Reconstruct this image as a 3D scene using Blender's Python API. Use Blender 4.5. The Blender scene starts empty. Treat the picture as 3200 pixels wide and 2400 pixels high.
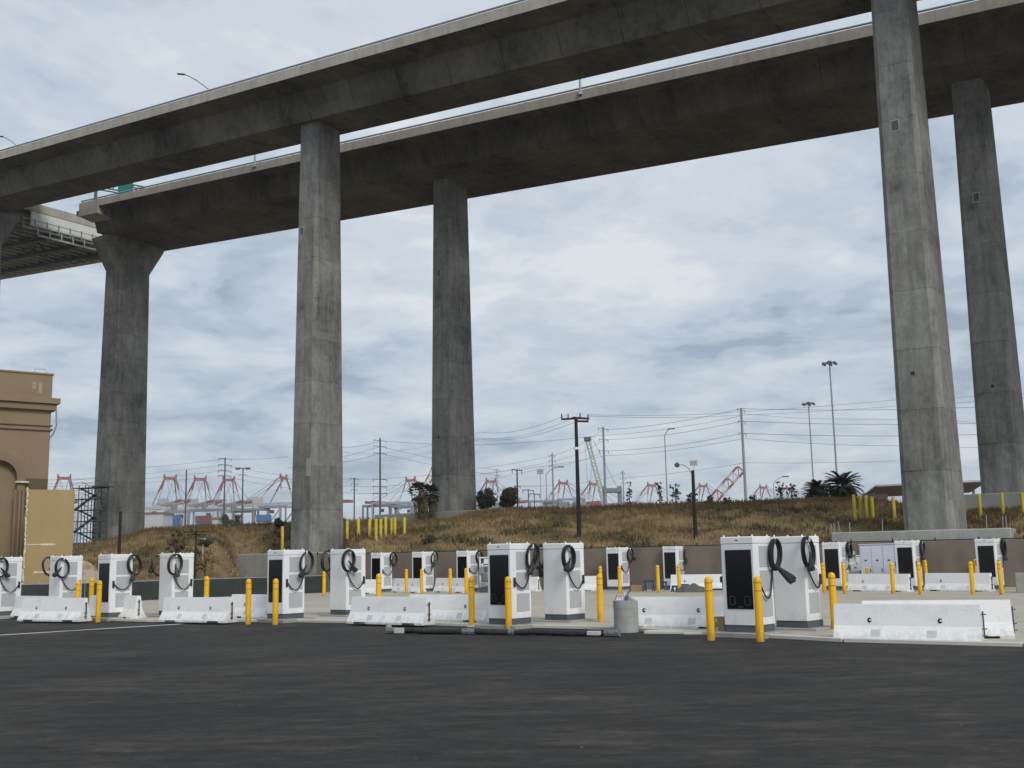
import bpy, math, random
import numpy as np
from mathutils import Vector, Matrix, Euler
R = math.radians
S = bpy.context.scene
COL = S.collection
rnd = random.Random(7)

# ------------------------------------------------------------------ camera
F_PX, PITCH, ROLL, CAM_H = 3400.0, R(9.0), R(1.15), 2.0
cF = Vector((0, math.cos(PITCH), math.sin(PITCH)))
cU0 = Vector((0, -math.sin(PITCH), math.cos(PITCH)))
cR0 = Vector((1, 0, 0))
cR = math.cos(ROLL) * cR0 - math.sin(ROLL) * cU0
cU = math.sin(ROLL) * cR0 + math.cos(ROLL) * cU0
cd = bpy.data.cameras.new('camera'); cam = bpy.data.objects.new('camera', cd); COL.objects.link(cam)
cd.sensor_width = 36; cd.lens = 36 * F_PX / 3200; cd.clip_start = 0.1; cd.clip_end = 9000
M = Matrix((cR, cU, -cF)).transposed().to_4x4(); M.translation = Vector((0, 0, CAM_H)); cam.matrix_world = M
S.camera = cam

# ------------------------------------------------------------------ sky and sun
SUN_EL, SUN_AZ = R(39), R(150)          # azimuth clockwise from +Y: behind the camera, to the right
W = bpy.data.worlds.new('World'); S.world = W; W.use_nodes = True
nt = W.node_tree; nt.nodes.clear(); N = nt.nodes; L = nt.links
def wn(t, **k):
    n = N.new(t)
    for a, v in k.items(): setattr(n, a, v)
    return n
def wmath(op, a, b=None, clamp=False):
    n = N.new('ShaderNodeMath'); n.operation = op; n.use_clamp = clamp
    for i, v in enumerate((a, b)):
        if v is None: continue
        if isinstance(v, (int, float)): n.inputs[i].default_value = v
        else: L.new(v, n.inputs[i])
    return n.outputs[0]
out = wn('ShaderNodeOutputWorld'); bg = wn('ShaderNodeBackground'); L.new(bg.outputs[0], out.inputs[0])
sky = wn('ShaderNodeTexSky'); sky.sky_type = 'NISHITA'; sky.sun_disc = False
sky.sun_elevation = SUN_EL; sky.sun_rotation = SUN_AZ; sky.air_density = 1.2; sky.dust_density = 2.0
tc = wn('ShaderNodeTexCoord'); sep = wn('ShaderNodeSeparateXYZ'); L.new(tc.outputs['Generated'], sep.inputs[0])
zz = wmath('ADD', wmath('MAXIMUM', sep.outputs[2], 0.0), 0.17)
cx = wmath('DIVIDE', sep.outputs[0], zz); cy = wmath('DIVIDE', sep.outputs[1], zz)
comb = wn('ShaderNodeCombineXYZ'); L.new(cx, comb.inputs[0]); L.new(cy, comb.inputs[1])
def wnoise(scale, detail, rough, dist=0.0, off=(0, 0, 0)):
    mp = wn('ShaderNodeMapping'); mp.inputs['Location'].default_value = off; L.new(comb.outputs[0], mp.inputs[0])
    n = wn('ShaderNodeTexNoise'); n.inputs['Scale'].default_value = scale; n.inputs['Detail'].default_value = detail
    n.inputs['Roughness'].default_value = rough; n.inputs['Distortion'].default_value = dist
    L.new(mp.outputs[0], n.inputs['Vector']); return n.outputs[0]
n1 = wnoise(1.15, 8, 0.56, 0.5, (1.3, 0.4, 0)); n2 = wnoise(3.2, 7, 0.58, 0.35, (6.1, 2.2, 0)); n3 = wnoise(0.32, 3, 0.5, 0, (3.7, 8.3, 0)); n4 = wnoise(8.5, 6, 0.6, 0.3, (2.1, 5.5, 0))
mixn = wmath('ADD', wmath('ADD', wmath('MULTIPLY', n1, 0.42), wmath('MULTIPLY', n2, 0.36)), wmath('ADD', wmath('MULTIPLY', n3, 0.12), wmath('MULTIPLY', n4, 0.13)))
rp = wn('ShaderNodeValToRGB'); cr = rp.color_ramp; cr.interpolation = 'EASE'
cr.elements[0].position = 0.42; cr.elements[0].color = (3.5, 4.2, 5.25, 1)
cr.elements[1].position = 0.615; cr.elements[1].color = (7.6, 8.0, 8.4, 1)
for p, c in ((0.46, (4.6, 5.3, 6.25, 1)), (0.50, (5.5, 6.2, 7.05, 1)), (0.55, (6.4, 7.0, 7.65, 1))):
    e_ = cr.elements.new(p); e_.color = c
L.new(mixn, rp.inputs[0])
# pale, smoother air low over the horizon
hz = wmath('MULTIPLY', wmath('SUBTRACT', 1.0, wmath('MULTIPLY', sep.outputs[2], 6.0), True), 0.35)
hm = wn('ShaderNodeMixRGB'); hm.inputs[2].default_value = (4.7, 5.85, 7.1, 1); L.new(hz, hm.inputs[0]); L.new(rp.outputs[0], hm.inputs[1])
mx = wn('ShaderNodeMixRGB'); mx.inputs[0].default_value = 0.9; L.new(sky.outputs[0], mx.inputs[1]); L.new(hm.outputs[0], mx.inputs[2])
L.new(mx.outputs[0], bg.inputs[0]); bg.inputs[1].default_value = 0.104
sd = bpy.data.lights.new('sun', 'SUN'); sd.energy = 2.0; sd.angle = R(24); sd.color = (1.0, 0.97, 0.92)
so = bpy.data.objects.new('sun', sd); COL.objects.link(so)
sdir = Vector((math.sin(SUN_AZ) * math.cos(SUN_EL), math.cos(SUN_AZ) * math.cos(SUN_EL), math.sin(SUN_EL)))
so.rotation_euler = sdir.to_track_quat('Z', 'Y').to_euler(); so.location = (30, -30, 60)
S.view_settings.view_transform = 'Standard'; S.view_settings.look = 'None'; S.view_settings.gamma = 1
S.view_settings.use_curve_mapping = False; S.view_settings.exposure = 0.0
S.cycles.max_bounces = 6; S.cycles.diffuse_bounces = 3

# ------------------------------------------------------------------ surveying helpers
def ray(x, y): return cF + cR * ((x - 1600) / F_PX) - cU * ((y - 1200) / F_PX)
def at(x, y, z=0.0):
    d = ray(x, y); return Vector((0, 0, CAM_H)) + d * ((z - CAM_H) / d.z)
def atY(x, y, Y):
    d = ray(x, y); return Vector((0, 0, CAM_H)) + d * (Y / d.y)
def bearing(x): d = ray(x, 1750 - .02 * (x - 1600)); return d.x / d.y
V3 = Vector

# ------------------------------------------------------------------ mesh helpers
class MB:
    def __init__(s): s.v = []; s.f = []
    def add(s, vs, fs):
        o = len(s.v); s.v += [tuple(v) for v in vs]; s.f += [tuple(i + o for i in f) for f in fs]; return s
    def box(s, c, d, rz=0.0, bev=0.0):
        x, y, z = d[0] / 2, d[1] / 2, d[2] / 2; cz, sz = math.cos(rz), math.sin(rz)
        if bev > 0:
            b = min(bev, x * .9, y * .9, z * .9)
            vs = []
            for (zz_, k) in ((-z, b), (-z + b, 0), (z - b, 0), (z, b)):
                for (px, py) in ((-x + b, -y + k), (x - b, -y + k), (x - k, -y + b), (x - k, y - b), (x - b, y - k), (-x + b, y - k), (-x + k, y - b), (-x + k, -y + b)):
                    vs.append((px, py, zz_))
            fs = [tuple(range(7, -1, -1)), tuple(range(24, 32))]
            for r_ in range(3):
                for i in range(8):
                    j = (i + 1) % 8; fs.append((r_ * 8 + i, r_ * 8 + j, r_ * 8 + 8 + j, r_ * 8 + 8 + i))
        else:
            vs = [(-x, -y, -z), (x, -y, -z), (x, y, -z), (-x, y, -z), (-x, -y, z), (x, -y, z), (x, y, z), (-x, y, z)]
            fs = [(0, 3, 2, 1), (4, 5, 6, 7), (0, 1, 5, 4), (1, 2, 6, 5), (2, 3, 7, 6), (3, 0, 4, 7)]
        return s.add([(c[0] + a * cz - b_ * sz, c[1] + a * sz + b_ * cz, c[2] + e) for a, b_, e in vs], fs)
    def tube(s, pts, r, n=6, cap=True):
        pts = [V3(p) for p in pts]; rs = r if isinstance(r, (list, tuple)) else [r] * len(pts)
        vs = []; prev = None
        for i, p in enumerate(pts):
            t = (pts[min(i + 1, len(pts) - 1)] - pts[max(i - 1, 0)])
            t = t.normalized() if t.length > 1e-9 else V3((0, 0, 1))
            if prev is None:
                a = V3((0, 0, 1)) if abs(t.z) < .9 else V3((1, 0, 0)); u = t.cross(a).normalized()
            else:
                u = prev - t * prev.dot(t); u = u.normalized() if u.length > 1e-6 else t.orthogonal().normalized()
            prev = u; w = t.cross(u)
            for k in range(n):
                q = 2 * math.pi * k / n; vs.append(p + (u * math.cos(q) + w * math.sin(q)) * rs[i])
        fs = []
        for i in range(len(pts) - 1):
            for k in range(n):
                k2 = (k + 1) % n; fs.append((i * n + k, i * n + k2, i * n + n + k2, i * n + n + k))
        if cap: fs += [tuple(range(n - 1, -1, -1)), tuple((len(pts) - 1) * n + k for k in range(n))]
        return s.add(vs, fs)
    def beam(s, a, b, w, h=None):
        a = V3(a); b = V3(b); h = h or w; t = (b - a).normalized()
        up = V3((0, 0, 1)) if abs(t.z) < .95 else V3((0, 1, 0)); u = t.cross(up).normalized() * w / 2; v = u.cross(t).normalized() * h / 2
        vs = [a - u - v, a + u - v, a + u + v, a - u + v, b - u - v, b + u - v, b + u + v, b - u + v]
        return s.add(vs, [(3, 2, 1, 0), (4, 5, 6, 7), (0, 1, 5, 4), (1, 2, 6, 5), (2, 3, 7, 6), (3, 0, 4, 7)])
    def lathe(s, prof, n=16, c=(0, 0, 0)):
        vs = []; fs = []
        for (r_, z) in prof:
            for k in range(n):
                q = 2 * math.pi * k / n; vs.append((c[0] + r_ * math.cos(q), c[1] + r_ * math.sin(q), c[2] + z))
        for i in range(len(prof) - 1):
            for k in range(n):
                k2 = (k + 1) % n; fs.append((i * n + k, i * n + k2, i * n + n + k2, i * n + n + k))
        fs += [tuple(range(n - 1, -1, -1)), tuple((len(prof) - 1) * n + k for k in range(n))]
        return s.add(vs, fs)
    def prism(s, poly, a, b, fa=None):
        """poly: list of (u,w) ; extruded from station a to b through map fa(station,u,w)"""
        n = len(poly); st = [a, b] if not isinstance(a, (list, tuple)) else a
        vs = [fa(t, u, w) for t in st for (u, w) in poly]; fs = []
        for i in range(len(st) - 1):
            for k in range(n):
                k2 = (k + 1) % n; fs.append((i * n + k, i * n + k2, i * n + n + k2, i * n + n + k))
        fs += [tuple(range(n - 1, -1, -1)), tuple((len(st) - 1) * n + k for k in range(n))]
        return s.add(vs, fs)
    def mesh(s, name, mat, smooth=False):
        me = bpy.data.meshes.new(name); me.from_pydata(s.v, [], s.f)
        import bmesh
        bm = bmesh.new(); bm.from_mesh(me); bmesh.ops.recalc_face_normals(bm, faces=bm.faces); bm.to_mesh(me); bm.free()
        me.materials.append(mat)
        if smooth:
            me.polygons.foreach_set('use_smooth', [True] * len(me.polygons))
            try: me.set_sharp_from_angle(angle=R(35))
            except Exception: pass
        return me
    def build(s, name, mat, parent=None, loc=(0, 0, 0), rz=0.0, smooth=False):
        o = bpy.data.objects.new(name, s.mesh(name, mat, smooth)); COL.objects.link(o)
        o.location = loc; o.rotation_euler = (0, 0, rz)
        if parent: o.parent = parent
        return o
def tag(o, label=None, cat=None, group=None, kind=None):
    if label: o['label'] = label
    if cat: o['category'] = cat
    if group: o['group'] = group
    if kind: o['kind'] = kind
    return o
def thing(name, label, cat, loc=(0, 0, 0), rz=0.0, group=None):
    o = bpy.data.objects.new(name, None); COL.objects.link(o); o.empty_display_size = .3
    o.location = loc; o.rotation_euler = (0, 0, rz); return tag(o, label, cat, group)
def inst(name, me, parent=None, loc=(0, 0, 0), rz=0.0, scale=None):
    o = bpy.data.objects.new(name, me); COL.objects.link(o); o.location = loc; o.rotation_euler = (0, 0, rz)
    if scale: o.scale = scale
    if parent: o.parent = parent
    return o
KIDS = {}
def copy_tree(o, parent=None):
    c = o.copy(); COL.objects.link(c)
    if parent: c.parent = parent
    for ch in list(o.children): copy_tree(ch, c)
    return c

# ------------------------------------------------------------------ materials
def newmat(name):
    m = bpy.data.materials.new(name); m.use_nodes = True; t = m.node_tree; b = t.nodes['Principled BSDF']; return m, t, b
def mat_plain(name, col, rough=.6, metal=0.0, var=.12, vscale=3.0, bump=0.0, dirt=None, spec=.4):
    m, t, b = newmat(name); b.inputs['Roughness'].default_value = rough; b.inputs['Metallic'].default_value = metal
    b.inputs['Specular IOR Level'].default_value = spec
    tcn = t.nodes.new('ShaderNodeTexCoord'); oi = t.nodes.new('ShaderNodeObjectInfo')
    va = t.nodes.new('ShaderNodeVectorMath'); va.operation = 'ADD'; t.links.new(tcn.outputs['Object'], va.inputs[0]); t.links.new(oi.outputs['Location'], va.inputs[1])
    n = t.nodes.new('ShaderNodeTexNoise'); n.inputs['Scale'].default_value = vscale; n.inputs['Detail'].default_value = 5; n.inputs['Roughness'].default_value = .6
    t.links.new(va.outputs[0], n.inputs['Vector'])
    rp_ = t.nodes.new('ShaderNodeValToRGB'); lo = tuple(c * (1 - var) for c in col) + (1,); hi = tuple(min(1, c * (1 + var)) for c in col) + (1,)
    if dirt: lo = dirt + (1,)
    rp_.color_ramp.elements[0].color = lo; rp_.color_ramp.elements[1].color = hi
    rp_.color_ramp.elements[0].position = .3; rp_.color_ramp.elements[1].position = .68 if not dirt else .5
    t.links.new(n.outputs[0], rp_.inputs[0]); t.links.new(rp_.outputs[0], b.inputs['Base Color'])
    if bump:
        bp = t.nodes.new('ShaderNodeBump'); bp.inputs['Strength'].default_value = bump; bp.inputs['Distance'].default_value = .02
        n2_ = t.nodes.new('ShaderNodeTexNoise'); n2_.inputs['Scale'].default_value = vscale * 12; n2_.inputs['Detail'].default_value = 3
        t.links.new(va.outputs[0], n2_.inputs['Vector']); t.links.new(n2_.outputs[0], bp.inputs['Height']); t.links.new(bp.outputs[0], b.inputs['Normal'])
    return m
def mat_concrete(name, col, joint=None, streak=.35, blotch=.3, big=.35, vline=None, stain=0.0, rot=0.0, seg=None, cell=0.0):
    """board-marked cast concrete: large blotches, vertical streaks, lift joints every `joint` metres in object Z"""
    m, t, b = newmat(name); b.inputs['Roughness'].default_value = .85; b.inputs['Specular IOR Level'].default_value = .25
    nd = t.nodes; lk = t.links
    tcn = nd.new('ShaderNodeTexCoord'); co = tcn.outputs['Object']
    if rot:
        mr = nd.new('ShaderNodeMapping'); mr.inputs['Rotation'].default_value = (0, 0, rot); lk.new(co, mr.inputs[0]); co = mr.outputs[0]
    def noise(sc, vec, det=5, ro=.6):
        mp = nd.new('ShaderNodeMapping'); mp.inputs['Scale'].default_value = vec; lk.new(co, mp.inputs[0])
        n = nd.new('ShaderNodeTexNoise'); n.inputs['Scale'].default_value = sc; n.inputs['Detail'].default_value = det; n.inputs['Roughness'].default_value = ro
        lk.new(mp.outputs[0], n.inputs['Vector']); return n.outputs[0]
    def mt(op, a, b_=None, cl=False):
        n = nd.new('ShaderNodeMath'); n.operation = op; n.use_clamp = cl
        for i, v in enumerate((a, b_)):
            if v is None: continue
            if isinstance(v, (int, float)): n.inputs[i].default_value = v
            else: lk.new(v, n.inputs[i])
        return n.outputs[0]
    def centred(v, amp): return mt('MULTIPLY', mt('SUBTRACT', v, .5), amp)
    f = mt('ADD', 1.0, centred(noise(big, (1, 1, 1), 4), blotch * 2.4))
    f = mt('ADD', f, centred(noise(1.7, (1, 1, .16), 5), streak * 1.6))
    f = mt('ADD', f, centred(noise(2.2, (1, 1, 1), 6, .7), blotch * 1.3))
    sx = nd.new('ShaderNodeSeparateXYZ'); lk.new(co, sx.inputs[0])
    if joint:
        wob = mt('MULTIPLY', noise(1.1, (1, 1, .2), 2), .12)
        q = mt('DIVIDE', mt('ADD', sx.outputs[2], wob), joint); fr = mt('FRACT', q)
        line = mt('LESS_THAN', fr, .014)
        f = mt('SUBTRACT', f, mt('MULTIPLY', line, .32))
        # each lift cast in its own tone
        fl = mt('FLOOR', q); wn_ = nd.new('ShaderNodeTexWhiteNoise'); wn_.noise_dimensions = '1D'; lk.new(fl, wn_.inputs['W'])
        f = mt('ADD', f, mt('MULTIPLY', mt('SUBTRACT', wn_.outputs['Value'], .5), .14))
    if vline:
        for ax in (0, 1):
            fr = mt('FRACT', mt('DIVIDE', sx.outputs[ax], vline)); f = mt('SUBTRACT', f, mt('MULTIPLY', mt('LESS_THAN', fr, .04), .13))
    if seg:
        q = mt('DIVIDE', mt('ADD', sx.outputs[0], mt('MULTIPLY', noise(.9, (1, 1, 1), 2), .15)), seg); f = mt('SUBTRACT', f, mt('MULTIPLY', mt('LESS_THAN', mt('FRACT', q), .02), .4))
        wn2 = nd.new('ShaderNodeTexWhiteNoise'); wn2.noise_dimensions = '1D'; lk.new(mt('FLOOR', q), wn2.inputs['W']); f = mt('ADD', f, mt('MULTIPLY', mt('SUBTRACT', wn2.outputs['Value'], .5), .22))
    if cell:
        vd = nd.new('ShaderNodeVectorMath'); vd.operation = 'MULTIPLY'; vd.inputs[1].default_value = (1 / 1.22, 1 / 1.22, 1 / 1.83); lk.new(co, vd.inputs[0])
        vf = nd.new('ShaderNodeVectorMath'); vf.operation = 'FLOOR'; lk.new(vd.outputs[0], vf.inputs[0]); wn3 = nd.new('ShaderNodeTexWhiteNoise'); lk.new(vf.outputs[0], wn3.inputs['Vector'])
        f = mt('ADD', f, mt('MULTIPLY', mt('SUBTRACT', wn3.outputs['Value'], .5), cell))
        f = mt('ADD', f, centred(noise(4.5, (1, 1, .35), 6, .75), blotch * 1.5))
        pale = mt('MULTIPLY', mt('SUBTRACT', noise(.75, (1, 1, .6), 7, .72), .54), 5.0, True); f = mt('ADD', f, mt('MULTIPLY', pale, .22))
        drip = mt('MULTIPLY', mt('SUBTRACT', noise(2.6, (1, 1, .05), 3, .6), .56), 6.0, True); f = mt('SUBTRACT', f, mt('MULTIPLY', drip, .16))
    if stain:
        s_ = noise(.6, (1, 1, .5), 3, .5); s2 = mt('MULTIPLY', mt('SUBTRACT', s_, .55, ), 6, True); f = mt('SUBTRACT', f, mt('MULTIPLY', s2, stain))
    mixc = nd.new('ShaderNodeMixRGB'); mixc.inputs[1].default_value = (0, 0, 0, 1); mixc.inputs[2].default_value = col + (1,)
    mixc.blend_type = 'MIX'
    vm = nd.new('ShaderNodeVectorMath'); vm.operation = 'SCALE'; vm.inputs[0].default_value = col; lk.new(mt('MAXIMUM', f, .25), vm.inputs['Scale'])
    nd.remove(mixc)
    lk.new(vm.outputs[0], b.inputs['Base Color'])
    bp = nd.new('ShaderNodeBump'); bp.inputs['Strength'].default_value = .35; bp.inputs['Distance'].default_value = .03
    lk.new(noise(6, (1, 1, .5), 4), bp.inputs['Height']); lk.new(bp.outputs[0], b.inputs['Normal'])
    return m
MT = dict(
    pier=mat_concrete('pier_concrete', (.200, .199, .184), joint=3.66, streak=.66, blotch=.62, vline=1.22, cell=.20),
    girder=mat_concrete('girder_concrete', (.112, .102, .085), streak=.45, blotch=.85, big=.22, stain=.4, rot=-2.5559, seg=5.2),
    parapet=mat_concrete('parapet_concrete', (.37, .345, .30), streak=.45, blotch=.2),
    footing=mat_concrete('footing_concrete', (.33, .33, .30), streak=.3, blotch=.25),
    yard=mat_concrete('yard_concrete', (.43, .395, .325), streak=.06, blotch=.2, big=.22),
    curb=mat_concrete('curb_concrete', (.55, .53, .48), streak=.1, blotch=.2),
    slabgrey=mat_concrete('pad_concrete', (.30, .30, .275), streak=.1, blotch=.25, big=1.2),
    riser=mat_concrete('riser_concrete', (.33, .34, .32), streak=.15, blotch=.2, big=1.5),
    white=mat_plain('white_coated_steel', (.79, .80, .80), .38, 0, .03, 1.5, spec=.5),
    mesh=mat_plain('grey_vent_mesh', (.42, .44, .45), .6, 0, .06, 30),
    screen=mat_plain('black_glass', (.004, .004, .005), .12, 0, .05, 2),
    icon=mat_plain('pale_print', (.12, .12, .13), .5),
    plinth=mat_plain('dark_plinth_steel', (.085, .10, .11), .5, 0, .1),
    rubber=mat_plain('black_rubber', (.012, .012, .013), .45, 0, .2),
    rubber2=mat_plain('worn_black_plastic', (.022, .022, .024), .5, 0, .2),
    bracket=mat_plain('white_bracket', (.7, .7, .7), .4),
    mark=mat_plain('dark_mark', (.06, .07, .12), .5),
    rail_white=mat_plain('white_painted_concrete', (.77, .775, .765), .7, 0, .05, 2.6, .4, dirt=(.735, .74, .73)),
    patch=mat_plain('grey_patch', (.52, .54, .54), .8, 0, .08),
    yellow=mat_plain('yellow_plastic', (.80, .44, .006), .42, 0, .06, 2.0),
    band=mat_plain('dark_amber_band', (.30, .10, .012), .4),
    yellow2=mat_plain('dull_yellow_paint', (.56, .44, .045), .6, 0, .14, 2.0),
    steel=mat_plain('galvanised_steel', (.30, .32, .33), .5, .3, .1),
    steeld=mat_plain('dark_weathered_steel', (.09, .095, .10), .6, .2, .2),
    greyblue=mat_plain('grey_painted_metal', (.17, .19, .21), .5, 0, .08),
    cab=mat_plain('pale_blue_cabinet_paint', (.56, .60, .68), .45, 0, .04),
    wood=mat_plain('dark_creosoted_wood', (.018, .012, .010), .8, 0, .3, 4),
    woodl=mat_plain('weathered_wood', (.34, .29, .23), .8, 0, .25, 5),
    wire=mat_plain('wire', (.05, .055, .06), .6),
    tan=mat_concrete('tan_stucco', (.24, .182, .115), streak=.12, blotch=.13),
    tand=mat_concrete('brown_stucco_trim', (.22, .158, .105), streak=.15, blotch=.12),
    tanl=mat_concrete('sand_plywood', (.36, .265, .135), streak=.10, blotch=.12),
    paintpatch=mat_plain('pale_paint_patch', (.33, .27, .20), .8),
    cream=mat_plain('cream_bead', (.62, .56, .42), .7, 0, .3, 6),
    screenfab=mat_plain('brown_windscreen_fabric', (.165, .135, .110), .9, 0, .14, .8),
    greenfab=mat_plain('dark_green_windscreen_fabric', (.032, .040, .036), .9, 0, .2, .9),
    card=mat_plain('cardboard', (.34, .235, .13), .85, 0, .1),
    blue=mat_plain('blue_plastic', (.02, .07, .17), .45, 0, .15),
    red=mat_plain('red_paint', (.32, .05, .03), .6, 0, .15),
    redc=mat_plain('crane_red', (.30, .065, .05), .6, 0, .12, .05),
    whitec=mat_plain('crane_white', (.46, .45, .46), .6, 0, .1, .05),
    greyc=mat_plain('crane_grey', (.25, .27, .30), .6, 0, .1, .05),
    cblue=mat_plain('container_blue', (.05, .13, .30), .6, 0, .1, .1),
    cred=mat_plain('container_maroon', (.17, .06, .06), .6, 0, .1, .1),
    cwhite=mat_plain('container_white', (.50, .50, .47), .6, 0, .1, .1),
    cbrown=mat_plain('container_brown', (.20, .12, .09), .6, 0, .1, .1),
    green=mat_plain('green_lattice_paint', (.36, .43, .33), .6),
    signgreen=mat_plain('green_sign_sheet', (.01, .16, .12), .5),
    tarp=mat_plain('grey_tarp', (.10, .10, .095), .8, 0, .3, 4, .4),
    leaf=mat_plain('dark_leaves', (.038, .045, .022), .8, 0, .5, 1.5),
    leafd=mat_plain('dry_olive_leaves', (.055, .050, .022), .85, 0, .5, 2.0),
    palm=mat_plain('palm_fronds', (.045, .052, .024), .7, 0, .4, 1.5),
    skirt=mat_plain('dead_palm_skirt', (.12, .09, .05), .9, 0, .4, 2.5),
    trunk=mat_plain('bark', (.09, .065, .045), .9, 0, .3, 4),
    drum=mat_plain('rusty_beige_drum', (.42, .37, .29), .85, 0, .1, 1.8, .3, dirt=(.24, .12, .05)),
    tarpblack=mat_plain('black_plastic_sheet', (.012, .012, .013), .35, 0, .2, 14, .8, dirt=(.05, .052, .055)),
    glassy=mat_plain('clear_plastic_wrap', (.16, .17, .18), .25, 0, .3, 22, .8, dirt=(.03, .032, .035)),
    paintline=mat_plain('white_road_paint', (.62, .62, .60), .75, 0, .1, 1.2, dirt=(.40, .40, .39)),
    shed=mat_plain('grey_shed_roof', (.30, .31, .30), .7, 0, .1, .5),
    bearing=mat_plain('dark_gap', (.02, .02, .02), .9),
)
def tint(m, t): pass

# asphalt
def mat_asphalt():
    m, t, b = newmat('asphalt'); nd = t.nodes; lk = t.links; b.inputs['Roughness'].default_value = .82; b.inputs['Specular IOR Level'].default_value = .3
    tcn = nd.new('ShaderNodeTexCoord'); co = tcn.outputs['Object']
    def noise(sc, vec, det=5, ro=.6, rot=0):
        mp = nd.new('ShaderNodeMapping'); mp.inputs['Scale'].default_value = vec; mp.inputs['Rotation'].default_value = (0, 0, rot); lk.new(co, mp.inputs[0])
        n = nd.new('ShaderNodeTexNoise'); n.inputs['Scale'].default_value = sc; n.inputs['Detail'].default_value = det; n.inputs['Roughness'].default_value = ro
        n.inputs['Distortion'].default_value = .25
        lk.new(mp.outputs[0], n.inputs['Vector']); return n.outputs[0]
    a = noise(1.9, (.42, 1.25, 1), 8, .75, R(6)); c = noise(.45, (.5, .8, 1), 5, .6, R(-9)); d = noise(5.0, (.7, 1.0, 1), 8, .85, R(12)); g = noise(34, (1, 1, 1), 5, .85)
    def mt(op, x, y=None, cl=False):
        n = nd.new('ShaderNodeMath'); n.operation = op; n.use_clamp = cl
        for i, v in enumerate((x, y)):
            if v is None: continue
            if isinstance(v, (int, float)): n.inputs[i].default_value = v
            else: lk.new(v, n.inputs[i])
        return n.outputs[0]
    s_ = mt('ADD', mt('ADD', mt('MULTIPLY', a, .34), mt('MULTIPLY', c, .22)), mt('ADD', mt('MULTIPLY', d, .26), mt('MULTIPLY', g, .26)))
    rp_ = nd.new('ShaderNodeValToRGB'); e = rp_.color_ramp.elements
    e[0].position = .49; e[0].color = (.013, .0122, .0115, 1); e[1].position = .635; e[1].color = (.075, .065, .051, 1)
    e2 = rp_.color_ramp.elements.new(.548); e2.color = (.0285, .0264, .0235, 1); lk.new(s_, rp_.inputs[0])
    v = nd.new('ShaderNodeTexVoronoi'); v.inputs['Scale'].default_value = 1.3; lk.new(co, v.inputs['Vector'])
    sp = mt('LESS_THAN', v.outputs['Distance'], .024)
    mxx = nd.new('ShaderNodeMixRGB'); mxx.inputs[2].default_value = (.26, .25, .23, 1); lk.new(mt('MULTIPLY', sp, .8), mxx.inputs[0]); lk.new(rp_.outputs[0], mxx.inputs[1])
    lk.new(mxx.outputs[0], b.inputs['Base Color'])
    bp = nd.new('ShaderNodeBump'); bp.inputs['Strength'].default_value = .5; bp.inputs['Distance'].default_value = .012
    lk.new(g, bp.inputs['Height']); lk.new(bp.outputs[0], b.inputs['Normal']); return m
MT['asphalt'] = mat_asphalt()
def grime(m, zlo, zhi, col, amt, sc=7.0):
    t = m.node_tree; nd = t.nodes; lk = t.links; b = nd['Principled BSDF']; src = b.inputs['Base Color'].links[0].from_socket
    tcn = nd.new('ShaderNodeTexCoord'); sx = nd.new('ShaderNodeSeparateXYZ'); lk.new(tcn.outputs['Object'], sx.inputs[0]); oi = nd.new('ShaderNodeObjectInfo')
    va = nd.new('ShaderNodeVectorMath'); va.operation = 'ADD'; lk.new(tcn.outputs['Object'], va.inputs[0]); lk.new(oi.outputs['Location'], va.inputs[1])
    ml = nd.new('ShaderNodeVectorMath'); ml.operation = 'MULTIPLY'; ml.inputs[1].default_value = (1, 1, .45); lk.new(va.outputs[0], ml.inputs[0])
    n = nd.new('ShaderNodeTexNoise'); n.inputs['Scale'].default_value = sc; n.inputs['Detail'].default_value = 7; n.inputs['Roughness'].default_value = .72; lk.new(ml.outputs[0], n.inputs['Vector'])
    mr = nd.new('ShaderNodeMapRange'); mr.inputs['From Min'].default_value = zhi; mr.inputs['From Max'].default_value = zlo; lk.new(sx.outputs[2], mr.inputs['Value'])
    a1 = nd.new('ShaderNodeMath'); a1.operation = 'MULTIPLY_ADD'; a1.inputs[1].default_value = .30; lk.new(mr.outputs[0], a1.inputs[0]); lk.new(n.outputs[0], a1.inputs[2])
    cl = nd.new('ShaderNodeMapRange'); cl.inputs['From Min'].default_value = .58; cl.inputs['From Max'].default_value = .86; lk.new(a1.outputs[0], cl.inputs['Value'])
    mu = nd.new('ShaderNodeMath'); mu.operation = 'MULTIPLY'; mu.inputs[1].default_value = amt; lk.new(cl.outputs[0], mu.inputs[0])
    mx_ = nd.new('ShaderNodeMixRGB'); mx_.inputs[2].default_value = col + (1,); lk.new(mu.outputs[0], mx_.inputs[0]); lk.new(src, mx_.inputs[1]); lk.new(mx_.outputs[0], b.inputs['Base Color'])
grime(MT['rail_white'], 0, .34, (.40, .39, .37), .5, 6); grime(MT['yellow'], 0, .5, (.20, .15, .06), .6, 9); grime(MT['white'], 0, .5, (.45, .43, .38), .35, 5); grime(MT['yellow2'], 0, .8, (.2, .17, .06), .6, 5)
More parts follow.
